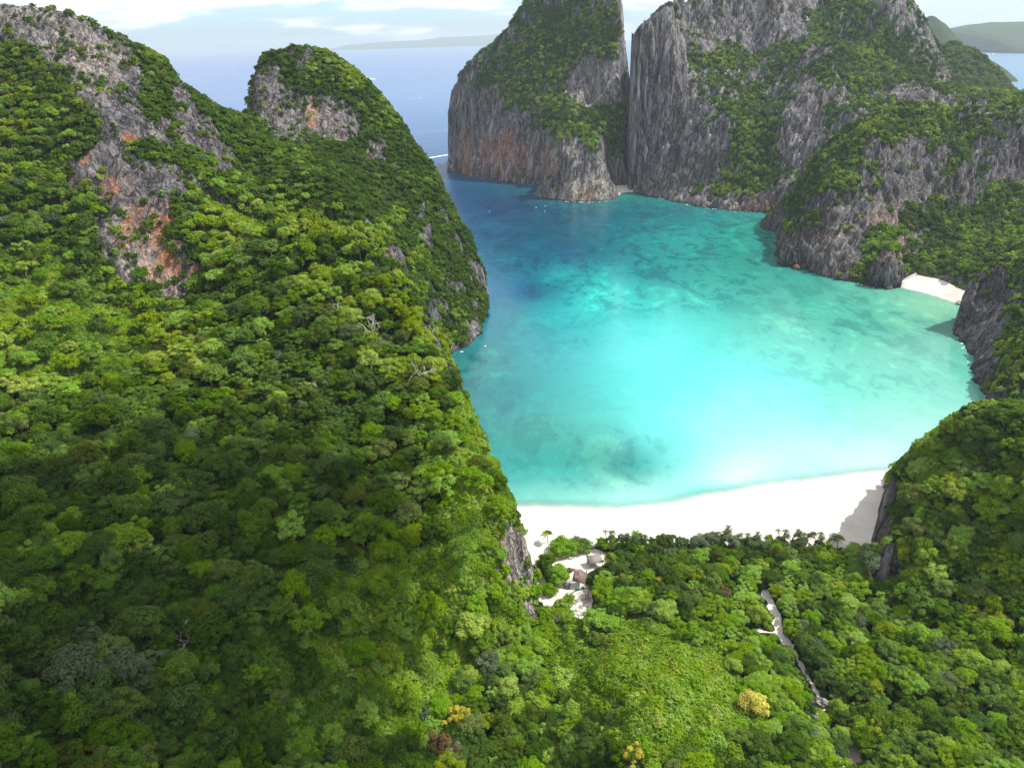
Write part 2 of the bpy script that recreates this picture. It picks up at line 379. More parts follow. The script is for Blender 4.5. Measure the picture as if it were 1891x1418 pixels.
LEFT = [
 # lower slope, seen from above
 ('y',0,1418,85),('y',300,1418,95),('y',600,1418,107),('y',-400,1418,76),('y',-400,1100,100),('y',-400,800,165),('y',-400,500,240),('y',-400,200,340),('y',-400,-60,390),
 ('w',-80,50,58),('w',-30,70,28),('w',-150,40,90),('w',0,95,9),
 ('y',0,1200,110),('y',300,1200,122),('y',600,1200,134),('y',780,1200,150),('z',850,1400,6),
 ('y',0,1000,140),('y',300,1000,152),('y',600,1000,163),('y',800,1000,170),('y',760,1100,160),
 ('y',0,880,172),('y',200,880,178),('y',400,880,186),('y',550,880,192),('y',700,880,197),('y',800,900,193),
 ('y',0,780,203),('y',150,760,211),('y',300,750,217),('y',450,760,219),('y',600,760,223),('y',700,740,226),
 ('y',0,600,246),('y',150,620,248),('y',250,650,246),('y',330,600,266),('y',450,620,252),('y',600,620,250),('y',700,610,255),
 ('y',450,500,285),('y',550,480,285),('y',650,520,274),
 # rock face with orange streaks
 ('y',0,450,290),('y',150,480,296),('y',280,540,290),('y',350,560,283),('y',230,430,309),('y',300,400,316),('y',350,480,300),('y',200,300,332),('y',300,300,340),
 ('y',0,300,325),('y',100,330,322),('y',100,200,350),('y',200,230,345),('y',0,150,368),
 ('y',420,380,335),('y',430,450,308),('y',350,250,372),('y',420,320,365),
 ('y',100,100,378),('y',250,170,375),
 # skyline of the peak and its saddle
 ('y',0,8,402),('y',60,14,405),('y',130,30,408),('y',220,70,412),('y',300,108,418),('y',330,160,428),('y',400,200,445),('y',445,216,462),('y',-200,-40,400),
 # bay-side shoulder of the spur
 ('z',840,690,46),('z',866,760,42),('z',902,840,38),('z',930,900,33),('z',956,960,27),('z',978,1020,19),('z',987,1080,9),('z',985,1140,4),
 ('y',800,600,264),('y',745,506,286),('y',705,462,297),('y',650,438,306),('y',560,415,314),('y',480,425,312),
 ('z',820,760,50),('z',850,860,45),('z',890,960,36),('z',920,1020,26),('z',915,1090,17),('z',880,1150,14),('z',940,1150,6),
 # foot of the spur in the bay and behind it
 ('w',8,205,1),('w',9,182,1),('w',4,222,0),('w',0,236,-1),('w',-5,262,-6),('w',-12,300,-8),('w',-20,340,-8),('w',-27,372,-6),
 ('w',-32,296,22),('w',-46,320,24),('w',-64,338,38),('w',-84,345,60),('w',18,190,1),('w',20,150,3),('w',12,120,4),
 ('w',10,262,-14),('w',5,300,-16),('w',0,345,-16),
 # gully between spur and headland
 ('y',560,330,372),('y',640,400,360),('y',720,480,365),('y',790,580,372),('y',480,340,372),('y',826,640,380),
 # headland dome
 ('y',480,260,440),('y',560,290,430),('y',640,320,420),('y',700,380,420),('y',760,460,410),('y',800,540,402),('y',830,600,402),
 ('c',838,652,(9,-8)),('c',862,640,(9,-8)),('c',888,615,(10,-7)),('c',904,575,(12,0)),
 ('y',870,570,440),('y',850,500,452),('y',800,400,462),('y',700,300,472),('y',760,330,470),
 ('y',470,222,468),('y',560,250,464),('y',640,250,466),('y',466,170,482),('y',480,150,486),('y',550,185,484),('y',620,205,483),
 ('y',464,190,482),('y',474,132,505),('y',492,100,516),('y',550,88,524),('y',600,97,524),('y',650,124,522),('y',700,172,516),('y',733,216,511),('y',758,262,505),('y',797,306,500),('y',826,362,494),('y',866,432,488),('y',886,492,482),('y',898,545,476),
 ('w',-10,500,-14),('w',-8,520,-14),('w',-20,560,-14),('w',-50,600,-14),('w',-100,640,-14),('w',-150,640,-14),('w',-200,600,-12),('w',-240,560,-12),
 ('w',-178,520,70),('w',-186,500,60),('w',-205,500,62),('w',-215,540,10),('w',-250,520,30),('w',-330,540,-6),('w',-420,560,-10),('w',-300,470,90),('w',-400,490,70),('w',-460,420,120),
]
land('left', (-460, 40, 20, 650), 1.25, LEFT, c=6, warp=3.2, warp_wl=22, rough=2.2, rough_wl=13, ridge=0.8)

VALLEY = [
 ('w',-40,60,6),('w',0,60,9),('w',50,60,9),('w',100,60,8),('w',140,60,10),('w',-40,100,6),('w',0,100,8),
 ('z',945,1418,9),('z',900,1300,6),('z',960,1240,6),('z',1010,1180,4),
 ('z',1075,1180,7),('z',1085,1260,17),('z',1110,1225,17),('z',1180,1235,24),('z',1260,1240,22),('z',1310,1260,19),('z',1200,1330,26),('z',1330,1340,23),('z',1420,1330,17),('z',1060,1215,6),('z',1150,1195,12),('z',1065,1290,8),('z',1100,1400,17),('z',1250,1418,24),('z',1400,1400,22),('z',1500,1390,14),('z',1050,1330,9),
 ('z',1540,1400,5),('z',1570,1418,3),('z',1530,1320,4),('z',1505,1250,4),('z',1480,1230,4.5),('z',1450,1160,4),('z',1425,1100,4),
 ('z',1250,1180,9),('z',1350,1180,7),('z',1150,1130,6),('z',1430,1250,7),('z',1300,1100,5),
 ('z',1000,1100,3),('z',1040,1060,3),('z',1100,1040,3),('z',1000,1000,2.4),('z',1150,1000,2.4),('z',1300,1000,2.4),('z',1450,1000,2.4),('z',1600,1000,2.4),
 ('z',1600,1080,4),('z',1560,1200,5),('z',1640,1250,8),('z',1640,1418,5),('z',1750,1418,10),
 ('z',960,955,1.2),('z',1150,965,1.2),('z',1300,955,1.2),('z',1450,930,1.2),('z',1600,900,1.2),('z',1640,895,1.0),
 ('z',960,937,0),('z',1080,942,0),('z',1200,937,0),('z',1320,915,0),('z',1450,893,0),('z',1560,882,0),('z',1632,872,0),('z',1665,862,-.6),('z',1700,835,-1.6),('z',1750,800,-2.2),('z',1790,770,-2.5),
 ('z',960,880,-3),('z',1150,890,-3),('z',1350,860,-3),('z',1500,840,-3),('z',1650,800,-3),('z',1740,750,-3),
 ('w',-30,280,-4),('w',60,300,-6),('w',160,300,-6),('w',220,300,-5),('w',190,240,4),('w',220,200,6),('w',200,120,10),
]
land('valley', (-60, 230, 50, 300), 1.0, VALLEY, c=5, warp=0.8, warp_wl=20, rough=0.35, rough_wl=14, floor=-7)
RIGHT = [
 ('z',1622,955,10),('z',1626,935,16),('z',1634,905,22),('z',1648,880,27),('z',1700,826,35),('z',1760,776,42),('z',1800,754,46),('z',1891,744,50),('z',2000,735,54),
 ('z',1680,900,25),('z',1660,960,20),('z',1640,1010,15),('z',1640,1060,9),('z',1632,1040,8),('z',1700,980,22),
 ('w',116,211,0),('w',117,221,-2),('w',100,232,-5),('w',106,245,-6),('w',95,218,-4),('w',118,250,-6),('w',98,205,-3),('w',126,234,-4),('w',138,248,-6),('w',115,205,1),('w',110,197,1.5),('w',107,188,2.5),
 ('z',1610,1100,3),('z',1600,1180,4),('z',1600,1260,4),('z',1600,1330,4),('z',1620,1418,4),
 ('z',1760,900,33),('z',1891,900,41),('z',2000,900,48),('z',1760,1000,23),('z',1891,1000,29),('z',1700,1080,13),('z',1780,1100,15),('z',1891,1100,19),('z',2050,1050,26),
 ('z',1660,1160,7),('z',1740,1200,8.5),('z',1891,1220,12),('z',2050,1200,17),('z',1680,1290,6.5),('z',1780,1320,7),('z',1891,1330,9),('z',1700,1418,6),('z',1800,1418,6),('z',1891,1418,7),('z',2100,1418,12),
 ('w',135,255,-7),('w',155,270,-8),('w',180,280,-8),('w',205,290,-8),('w',150,245,16),('w',170,255,22),('w',195,262,26),('w',225,262,35),
 ('w',240,285,5),('w',300,280,30),('w',280,200,64),('w',250,150,46),('w',250,100,34),('w',150,60,9),('w',230,60,24),('w',85,60,3),('w',100,60,4),
]
land('right', (80, 300, 50, 305), 1.0, RIGHT, c=5, warp=2.5, warp_wl=16, rough=1.6, rough_wl=11, ridge=0.6)
MIDR = [
 ('c',1770,616,(-9,0)),('c',1790,645,(-9,-4)),('c',1797,680,(-9,-4)),('c',1800,700,(-9,-4)),('c',1818,735,(-9,-6)),('w',215,296,-12),('w',228,290,-10),
 ('y',1773,590,397),('y',1776,570,399),('y',1783,548,403),('y',1795,522,406),('y',1815,500,408),('y',1850,480,412),('y',1891,470,415),('y',1960,450,415),
 ('y',1830,540,396),('y',1860,560,382),('y',1891,560,368),('y',1815,575,388),('y',1830,600,375),('y',1830,640,350),('y',1860,640,336),('y',1891,640,318),('y',1840,690,320),('y',1830,730,304),('y',1870,720,297),('y',1891,730,288),('y',1980,640,300),('y',1980,740,270),
 ('w',275,428,-4),('w',290,434,2),('w',310,440,6),('w',340,450,12),('w',262,422,-10),('w',250,406,-10),('w',400,440,40),('w',400,350,90),('w',330,280,60),
]
land('midr', (205, 400, 280, 460), 1.0, MIDR, c=5, warp=3.0, warp_wl=14, rough=1.6, rough_wl=9, flute=.85, ridge=1.2)
EAST = [
 ('c',1440,402,(-10,0)),('c',1436,430,(-10,0)),('c',1438,455,(-10,-4)),('c',1446,482,(-9,-6)),('c',1470,492),('c',1510,505),('c',1560,516),('c',1600,524),('c',1636,531,(0,-10)),('c',1660,526,(8,-8)),
 ('z',1660,512,2),('z',1690,508,2.5),('z',1725,516,2.5),('z',1765,532,2.5),('z',1672,524,-3),('z',1700,530,-3),('z',1730,540,-3),('z',1765,552,-3),('z',1700,545,-8),('z',1740,560,-8),
 ('w',285,440,-8),('w',310,440,-4),
 ('y',1462,466,541),('y',1480,440,548),('y',1521,356,560),('y',1582,298,580),('y',1630,237,600),
 ('y',1450,385,690),('y',1452,356,688),('y',1490,308,680),('y',1540,261,670),('y',1574,233,660),('y',1624,206,648),('y',1657,194,640),
 ('y',1470,400,610),('y',1520,310,625),('y',1580,250,640),
 ('y',1510,470,526),('y',1560,400,540),('y',1560,480,510),('y',1650,300,575),('y',1650,400,543),('y',1605,500,497),('y',1625,465,507),('y',1648,460,500),('y',1640,490,489),
 ('y',1665,480,505),('y',1690,480,512),('y',1720,350,575),('y',1720,430,540),('y',1780,300,590),('y',1800,390,565),('y',1891,330,585),('y',1850,250,605),('y',1891,240,605),
 ('y',1690,205,632),('y',1720,202,632),('y',1780,208,632),('y',1830,204,632),('y',1900,190,632),('y',1700,235,615),('y',1760,240,618),
 ('y',1770,500,478),('y',1760,450,520),('y',1850,440,520),('y',1891,420,530),('y',1820,470,490),('y',1891,460,470),('y',1980,300,580),('y',1980,420,520),
 ('w',330,700,40),('w',380,720,60),('w',440,720,70),('w',520,700,80),('w',280,720,-8),('w',560,560,90),('w',480,480,50),('w',240,720,-14),
]
land('east', (175, 560, 430, 740), 1.4, EAST, c=6, warp=4.0, warp_wl=17, rough=2.0, rough_wl=9, flute=1.15, ridge=2.2)
MASSIF = [
 ('c',1176,352,(-9,-6)),('c',1210,362),('c',1250,372),('c',1300,382),('c',1340,387),('c',1390,391),('c',1435,393),
 ('w',138,860,-6),('w',146,895,-6),('w',156,950,-5),('w',164,1000,-5),
 ('y',1178,300,853),('y',1173,250,858),('y',1171,180,866),('y',1170,100,876),('y',1172,66,884),('y',1182,48,897),('y',1212,26,927),('y',1252,0,955),
 ('y',1210,290,838),('y',1250,310,818),('y',1300,335,788),('y',1350,340,765),('y',1400,345,748),('y',1430,365,724),('w',275,735,30),('w',300,730,35),
 ('y',1215,180,858),('y',1260,200,850),('y',1300,230,820),('y',1350,240,800),('y',1400,270,785),('y',1420,200,840),('y',1380,160,870),('y',1460,215,785),('y',1470,280,758),('y',1460,330,742),
 ('y',1300,120,890),('y',1260,120,900),('y',1340,150,865),('y',1520,230,765),('y',1500,180,790),('y',1530,150,805),('y',1600,140,818),('y',1640,165,805),('y',1600,200,775),('y',1560,215,750),('y',1660,190,770),
 ('y',1210,70,935),('y',1280,50,945),('y',1350,40,950),('y',1430,40,940),('y',1500,40,950),('y',1450,110,890),('y',1530,85,855),('y',1580,95,860),('y',1480,130,860),('y',1395,95,930),
 ('y',1300,-30,985),('y',1400,-60,990),('y',1500,-50,995),('y',1512,20,985),
 ('y',1560,25,950),('y',1620,45,940),('y',1600,-45,985),('y',1660,-28,980),('y',1690,6,975),('y',1706,38,970),('y',1726,78,962),('y',1738,108,955),('y',1560,90,925),('y',1650,125,900),('y',1700,140,900),('y',1738,175,890),
 ('y',1650,186,745),('y',1710,172,738),('y',1755,176,738),('y',1800,178,738),('y',1850,184,738),('y',1895,182,738),('y',1960,190,738),
 ('w',250,1080,80),('w',400,1080,120),('w',560,1050,90),('w',180,1040,100),('w',160,1010,60),('w',200,1120,-8),('w',420,1180,-8),('w',600,1120,-8),('w',640,960,20),('w',650,800,20),('w',600,720,40),
 ('w',330,690,20),('w',400,690,50),('w',480,690,60),('w',560,690,50),
]
land('massif', (125, 660, 680, 1130), 1.7, MASSIF, c=6, warp=4.5, warp_wl=20, rough=2.5, rough_wl=11, flute=1.15, ridge=3.0)
TOWER = [
 ('c',850,318,(-10,-4)),('c',872,326),('c',905,331),('c',950,336),('c',990,341),('c',1024,347),('c',1032,368,(-6,-8)),('c',1052,371),('c',1080,372),('c',1118,370,(3,-9)),('c',1127,352,(9,-2)),('c',1140,347,(6,-6)),('c',1156,340,(8,-6)),
 ('w',152,896,-8),('w',155,930,-8),('w',159,980,-8),('w',160,1040,-12),('w',150,1090,-12),
 ('y',836,280,1025),('y',832,205,1035),('y',838,168,1040),('y',858,134,1046),('y',882,104,1052),('y',907,88,1052),('y',941,54,1048),('y',966,14,1042),('y',984,-14,1038),
 ('w',-90,1030,-12),('w',-92,1060,-12),('w',-80,1110,-12),('w',0,1140,-12),('w',80,1130,-12),
 ('y',860,280,1004),('y',860,200,1016),('y',900,270,975),('y',905,190,992),('y',950,270,942),('y',950,190,962),('y',950,110,1000),('y',920,130,1012),
 ('y',1000,290,918),('y',1000,240,928),('y',1000,180,950),('y',1040,120,965),('y',1020,60,990),('y',1100,40,975),('y',1095,118,948),('y',1095,190,932),('y',1060,170,940),
 ('y',1050,205,910),('y',1095,225,890),('y',1130,215,905),('y',1060,250,852),('y',1120,262,856),('y',1048,240,848),('y',1036,280,826),('y',1075,300,818),('y',1112,300,818),('y',1122,330,812),('y',1150,290,876),
 ('y',1160,290,900),('y',1160,200,925),('y',1160,120,960),('y',1157,70,985),('y',1148,20,1000),('y',1138,-15,1005),
 ('y',1010,-40,1030),('y',1070,-55,1025),('y',1110,-45,1018),
]
land('tower', (-110, 170, 775, 1150), 1.7, TOWER, c=6, warp=4.0, warp_wl=20, rough=2.4, rough_wl=11, flute=.85, ridge=2.2)
FARS = [
 ('y',1738,88,1180),('y',1768,86,1180),('y',1800,96,1175),('y',1832,125,1165),('y',1856,154,1150),('y',1872,176,1130),('y',1760,130,1120),('y',1820,170,1080),
 ('w',905,1130,-14),('w',930,1200,-14),('w',900,1300,-14),('w',760,1360,-14),('w',600,1350,-14),('w',560,1200,100),('w',640,1180,130),('w',860,1000,10),('w',760,960,20),('w',650,980,60),('w',890,1060,-8),
]
land('fars', (560, 960, 960, 1370), 3.0, FARS, c=8, warp=5, warp_wl=30, rough=4, rough_wl=22, ridge=2)
def blob(px, py, lst, wob=0.0):
    s = np.zeros(np.shape(px))
    if wob: px, py = px + wob * (fbm(px, py, 70, 4, 61)), py + wob * (fbm(px, py, 70, 4, 67))
    for cx, cy, rx, ry, deg, w in lst:
        a = math.radians(deg); dx = px - cx; dy = py - cy
        u = (dx * math.cos(a) + dy * math.sin(a)) / rx; v = (-dx * math.sin(a) + dy * math.cos(a)) / ry
        s = s + w * sstep(1.35, .65, np.sqrt(u * u + v * v))
    return s
def near_line(px, py, line, wid):
    d = np.full(np.shape(px), 1e9)
    for (x0, y0), (x1, y1) in zip(line[:-1], line[1:]):
        L2 = (x1 - x0) ** 2 + (y1 - y0) ** 2
        t = np.clip(((px - x0) * (x1 - x0) + (py - y0) * (y1 - y0)) / L2, 0, 1)
        d = np.minimum(d, np.hypot(px - x0 - t * (x1 - x0), py - y0 - t * (y1 - y0)))
    return sstep(wid * 1.4, wid * .6, d)
def blur(Z, n):
    for _ in range(n):
        P = np.pad(Z, 1, mode='edge'); Z = (P[:-2, 1:-1] + P[2:, 1:-1] + P[1:-1, :-2] + P[1:-1, 2:] + 2 * P[1:-1, 1:-1]) / 6
    return Z

ROCK_BLOBS = {
 'left': [(95,58,130,56,26,1.7),(185,100,90,50,35,1.3),(210,175,40,56,0,1.1),(235,235,44,60,0,.8),(180,128,60,48,20,1.2),(30,50,60,30,20,1.0),(160,170,26,40,0,.9),(225,240,60,70,60,.42),(330,170,40,16,40,.6),(345,210,30,60,-25,.85),(300,235,40,30,0,.5),
   (395,262,22,62,-35,1.4),(420,300,14,30,-40,.9),(330,250,34,30,0,.5),
   (120,320,40,30,0,.6),(200,330,70,60,30,.75),(270,390,66,85,0,1.4),(300,345,50,40,0,.7),(245,460,54,70,-20,1.5),(300,500,44,62,-25,1.5),(200,300,50,60,0,.6),(330,310,60,60,0,.5),(240,545,16,36,0,1.0),(365,500,20,42,-20,1.1),(342,590,24,30,0,1.2),(215,420,20,45,-20,.7),
   (40,300,50,20,20,.4),(100,400,40,14,0,.3),
   (550,215,104,40,8,2.1),(482,170,32,56,10,2.0),(530,98,34,14,0,.8),(690,272,22,26,0,.9),(640,280,40,18,0,.35),(735,318,20,14,0,.8),(712,480,26,18,40,1.1),(772,380,10,26,0,.8),(788,440,16,22,0,.8),(840,535,14,18,0,.7),(800,600,12,55,-18,.7),(870,590,16,26,20,.8),(880,612,30,18,-40,1.4),(848,640,24,14,-20,1.5),(812,640,10,50,-15,1.1),(765,560,10,60,-22,.8),
   (940,1020,22,55,-8,1.5),(975,1070,13,75,-4,1.7),(960,985,10,45,-14,1.2),(890,1060,8,36,4,1.5),(985,1150,7,45,8,1.3),(880,805,9,40,-22,1.0),(905,870,7,30,-22,.5),(770,1280,11,18,0,1.6),(840,700,7,34,-18,.6)],
 'right': [(1632,1040,26,52,10,1.6),(1620,970,9,30,0,1.0),(1665,1050,26,30,0,.5),(1790,800,80,9,-32,.6)],
 'midr': [(1790,590,26,80,-8,1.2),(1830,560,50,50,0,.8),(1850,490,30,10,0,-1.2),(1880,640,20,60,0,-1.2),(1870,735,40,30,0,-1.0),(1810,640,16,50,-30,.8),(1850,700,40,20,-40,-.5)],
 'east': [(1545,290,120,30,-46,-1.0),(1490,400,40,44,-60,-.5),(1460,360,16,40,20,-.5),(1710,225,80,26,8,-1.3),(1640,240,40,22,-30,-.6),(1625,440,44,36,0,-1.2),(1700,490,40,22,0,-1.6),(1780,440,80,60,0,-1.3),(1870,400,50,60,0,-1.4),(1770,300,14,80,35,-.8),(1700,400,30,40,30,-.6),(1700,310,60,60,20,.45),(1560,420,60,80,20,.45),(1640,490,22,26,0,1.0),(1690,450,20,14,0,.8),(1850,300,50,50,0,.35)],
 'massif': [(1240,120,70,70,0,.5),(1480,250,50,60,0,.6),(1400,260,40,90,10,-.85),(1360,300,60,40,0,-.6),(1300,115,60,18,-10,-1.0),(1250,60,26,40,0,-.5),(1440,110,50,26,0,-.4),(1620,90,90,70,0,-.85),(1540,20,40,40,0,-.6),(1590,140,50,9,-10,-.7),(1210,240,40,80,0,.5),(1480,200,50,60,0,.5),(1420,30,70,50,0,.5),(1230,330,80,26,10,.5),(1400,365,60,18,5,.5),(1700,175,120,12,0,.8),(1300,60,60,40,0,.2)],
 'tower': [(1105,160,52,48,0,1.6),(870,250,40,60,0,.5),(1060,55,90,75,0,-1.2),(980,110,60,60,0,-1.0),(930,170,40,70,20,-.6),(1000,195,60,40,20,-.5),(1085,155,36,46,0,1.2),(1085,222,80,28,0,-1.9),(1140,250,30,36,0,-1.2),(1140,150,12,90,0,-.4),(1060,310,50,50,0,.9),(930,270,70,50,0,.9),(848,250,12,70,0,.4),(870,210,16,50,0,-.5),(1150,60,10,70,0,.3)],
 'fars': [(1800,130,80,60,0,-1.2)],
 'valley': [],
}
STAIN_BLOBS = {
 'left': [(270,440,50,60,-20,1.0),(300,490,30,50,-30,1.0),(315,420,30,40,0,.8),(240,260,14,12,0,1.0),(155,290,10,16,0,1.0),(205,350,16,20,0,1.0),(340,590,24,30,0,.8),(370,510,20,30,0,.8),(575,210,10,30,0,.8),(715,478,16,14,0,.7),(265,540,30,40,0,.7)],
 'tower': [(930,285,45,45,0,.65),(860,290,16,40,0,.8),(1010,300,20,30,0,.5),(1070,355,40,20,0,.5)],
 'east': [(1640,440,40,60,0,.3)], 'massif': [(1410,380,40,14,0,.4)], 'right': [(1632,1040,26,50,0,.25)], 'midr': [], 'fars': [], 'valley': [],
}
PALE_BLOBS = {'left': [(965,1040,50,120,-5,1.0),(260,490,40,50,-20,.8),(310,530,30,40,-20,.7),(245,545,20,40,0,.8),(340,590,24,30,0,.8),(225,420,24,40,0,.5),(110,60,130,50,26,.45),(180,130,50,50,0,.4),(560,225,90,30,8,.35)], 'right': [(1632,1040,30,50,0,.3)], 'tower': [(1075,350,50,30,0,.8),(1090,165,50,40,0,.5),(1040,290,30,40,0,.3)], 'east': [(1640,430,60,70,0,.35),(1530,460,40,60,20,.25)], 'massif': [(1480,220,50,60,0,.3),(1290,370,120,12,5,.35)]}
RULE = {  # (slope weight, slope at which cover breaks up, noise weight, noise wavelength)
 'left': (.45, 2.65, 1.05, 19), 'right': (.35, 3.2, .35, 16), 'midr': (.7, 1.6, .7, 14), 'east': (.72, 1.2, 1.0, 20), 'massif': (.70, 1.15, 1.1, 24), 'tower': (.62, 1.7, .9, 24), 'fars': (.4, 2.2, .4, 40), 'valley': (0, 1, 0, 20)}
PATH = [(1413,1094),(1421,1108),(1427,1124),(1437,1138),(1434,1152),(1441,1166),(1447,1180),(1458,1192)]
PATH2 = [(1452,1190),(1475,1222),(1500,1262),(1522,1310)]
SIDE = [(1384,1163),(1412,1165),(1440,1171)]
TRACK = [(1000,1098),(1020,1128),(1040,1160)]
CLEARING = [(1000,1020,48,60,0,1.0),(1030,1052,55,38,0,1.0),(1085,1035,40,18,-10,1.0),(1020,1085,36,32,20,1.0),(1065,1110,30,34,0,.9)]
def sand_mask(px, py, z):
    s = blob(px, py, CLEARING) + near_line(px, py, PATH, 6.5 + 5 * fbm(px, py, 14, 3, 3)) + .62 * near_line(px, py, PATH2, 6 + 4 * fbm(px, py, 12, 3, 5)) + .7 * near_line(px, py, SIDE, 3 + 2 * fbm(px, py, 9, 2, 5)) + near_line(px, py, TRACK, 5)
    s = s + blob(px, py, [(1572,1402,40,22,-20,.60),(1555,1385,18,16,0,.4),(1545,1290,14,50,-25,.5)], 16)
    return np.clip(s + sstep(2.75, 2.2, z), 0, 1)

NAMES = {'left': 'hill', 'valley': 'valley_floor', 'right': 'foreground_hill', 'midr': 'bay_cliff', 'east': 'limestone_ridge', 'massif': 'limestone_massif', 'tower': 'limestone_tower', 'fars': 'shoulder_hill'}
LLAB = {'left': 'forested limestone hill filling the left side, bare grey crags at its top', 'valley': 'sandy valley floor and beach between the two foreground hills',
 'right': 'green hill with a dark rock foot at the right end of the beach', 'midr': 'dark cliff standing in the bay behind the green foreground hill',
 'east': 'grey fluted ridge beside the small white cove on the right', 'massif': 'broad grey limestone massif across the bay with hanging forest',
 'tower': 'limestone tower with reddish cliffs at the mouth of the bay', 'fars': 'small wooded shoulder sloping to the sea behind the massif'}

land('farcove', (235, 310, 410, 520), 1.2, [('z',1660,529,0),('z',1700,538,0),('z',1730,547,0),('z',1768,559,0),('z',1790,572,0),('z',1665,519,2.2),('z',1700,521,2.6),('z',1735,531,2.6),('z',1775,547,2.6),('z',1640,512,-5),('z',1652,526,-3),('z',1700,503,6),('z',1740,512,6),('z',1780,530,6),('z',1660,550,-3),('z',1700,560,-3),('z',1730,570,-3),('z',1768,580,-3),('w',300,500,8),('w',240,440,-6),('w',270,420,-6)], c=5, warp=.4, rough=.15, floor=-7)
NAMES['farcove'] = 'cove_beach'; LLAB['farcove'] = 'small crescent of white sand below trees on the right shore'
land('cove', (100, 190, 825, 960), 1.2, [('z',1120,364,-2),('z',1150,363,-2),('z',1180,366,-2),('z',1126,357,0),('z',1150,356,0),('z',1182,360,0),('z',1130,350,1.5),('z',1160,348,1.9),('z',1185,348,2.0),('z',1140,340,3.4),('z',1170,339,3.6),('w',110,840,-6),('w',135,825,-6),('w',160,820,-6),('w',145,905,5),('w',155,905,6),('w',150,950,8)], c=5, warp=.4, rough=.2, floor=-7)
NAMES['cove'] = 'cove_beach'; LLAB['cove'] = 'tiny white sand beach in the slot between tower and massif'
for _D in (ROCK_BLOBS, STAIN_BLOBS): _D['cove'] = []; _D['farcove'] = []
RULE['cove'] = RULE['farcove'] = (0, 1, 0, 20)

def grid_faces(nx, ny, keep):
    I, J = np.meshgrid(np.arange(nx - 1), np.arange(ny - 1)); a = (J * nx + I)
    q = np.stack([a, a + 1, a + 1 + nx, a + nx], -1)
    return q[keep]
def compact(V, Fc, at):
    u, inv = np.unique(Fc, return_inverse=True)
    return V[u], inv.reshape(Fc.shape), {k: v[u] for k, v in at.items()}

# the outline each mass draws against the sea or sky: nothing of it may rise above (places on the photograph, metres kept free for plants)
SKYLINE = {
 'left': [(340, 900, [(-400,-120),(-100,-20),(0,6),(60,10),(130,24),(220,62),(300,100),(330,152),(400,194),(445,210),(455,196),(462,150),(472,130),(490,98),(550,84),(600,93),(650,120),(700,168),(735,213),(760,259),(800,302),(830,360),(870,432),(890,490),(905,556),(920,640)], 1.6),
          (0, 340, [(300,300),(400,380),(480,416),(560,406),(650,428),(705,456),(745,500),(800,596),(838,690),(866,760),(902,840),(930,900),(956,960),(978,1020),(990,1085),(1003,1130),(1012,1200)], 1.2)],
 'right': [(192, 400, [(1600,1010),(1614,990),(1622,945),(1628,912),(1645,878),(1700,822),(1760,772),(1800,750),(1891,742),(2000,732)], 8.0)],
 'massif': [(0, 2000, [(1150,420),(1163,335),(1167,60),(1182,42),(1212,20),(1250,-6),(1300,-60),(1640,-60),(1690,2),(1706,32),(1726,74),(1742,104),(1760,150),(1790,166),(1900,172),(2000,170)], 2.0)],
 'tower': [(0, 2000, [(815,360),(827,300),(827,205),(834,165),(855,130),(880,101),(905,85),(940,50),(965,9),(985,-20),(1010,-60),(1120,-60),(1146,-10),(1157,40),(1162,75),(1165,150),(1168,340)], 2.0)],
 'east': [(0, 2000, [(1425,402),(1448,376),(1487,300),(1540,255),(1572,227),(1623,200),(1657,190),(1700,189),(1780,200),(1830,196),(1900,176)], 2.0)],
 'midr': [(0, 2000, [(1758,620),(1770,580),(1778,550),(1790,520),(1810,498),(1845,476),(1891,462),(1960,440)], 1.5)],
}
def sky_y(key, px, Y):
    out = np.full(np.shape(px), -1e4)
    for y0, y1, L, free in SKYLINE.get(key, []):
        a = np.array(L, float); v = np.interp(px, a[:, 0], a[:, 1], left=1e4 if key in ('tower', 'midr') or (key == 'right' and y0 > 0) else -1e4, right=1e4 if key == 'tower' else -1e4)
        out = np.where((Y >= y0) & (Y < y1), np.maximum(out, v), out)
    return out
for key, d in LAND.items():
    if key in SKYLINE:
        X, Y, Z = d['X'], d['Y'], d['Z']
        px, py, dep = project(np.stack([X, Y, Z], -1))
        rk = np.clip(blob(px, py, ROCK_BLOBS[key], 34), 0, 1)
        if key == 'left': Z = Z + rk * (2.6 * ridged(X + .3 * Z, Y, 9, 3, 41) + 2.2 * np.maximum(0, ridged(X, Y, 5, 2, 47)) ** 2)
        if key in ('massif', 'east', 'tower', 'midr'): Z = Z + sstep(6, 30, Z) * (6.5 * np.maximum(0, ridged(X, Y, 11, 3, 43)) ** 2 - 1.6)
        free = max(q[3] for q in SKYLINE[key])
        for _ in range(5):
            px, py, dep = project(np.stack([X, Y, Z], -1)); over = np.clip(sky_y(key, px, Y) - py, 0, 900) * dep / FPX * 1.08
            Z = np.where(over > 0, np.maximum(Z - over - free * (over > .05) * (_ == 0), -6), Z)
        d['Z'] = Z
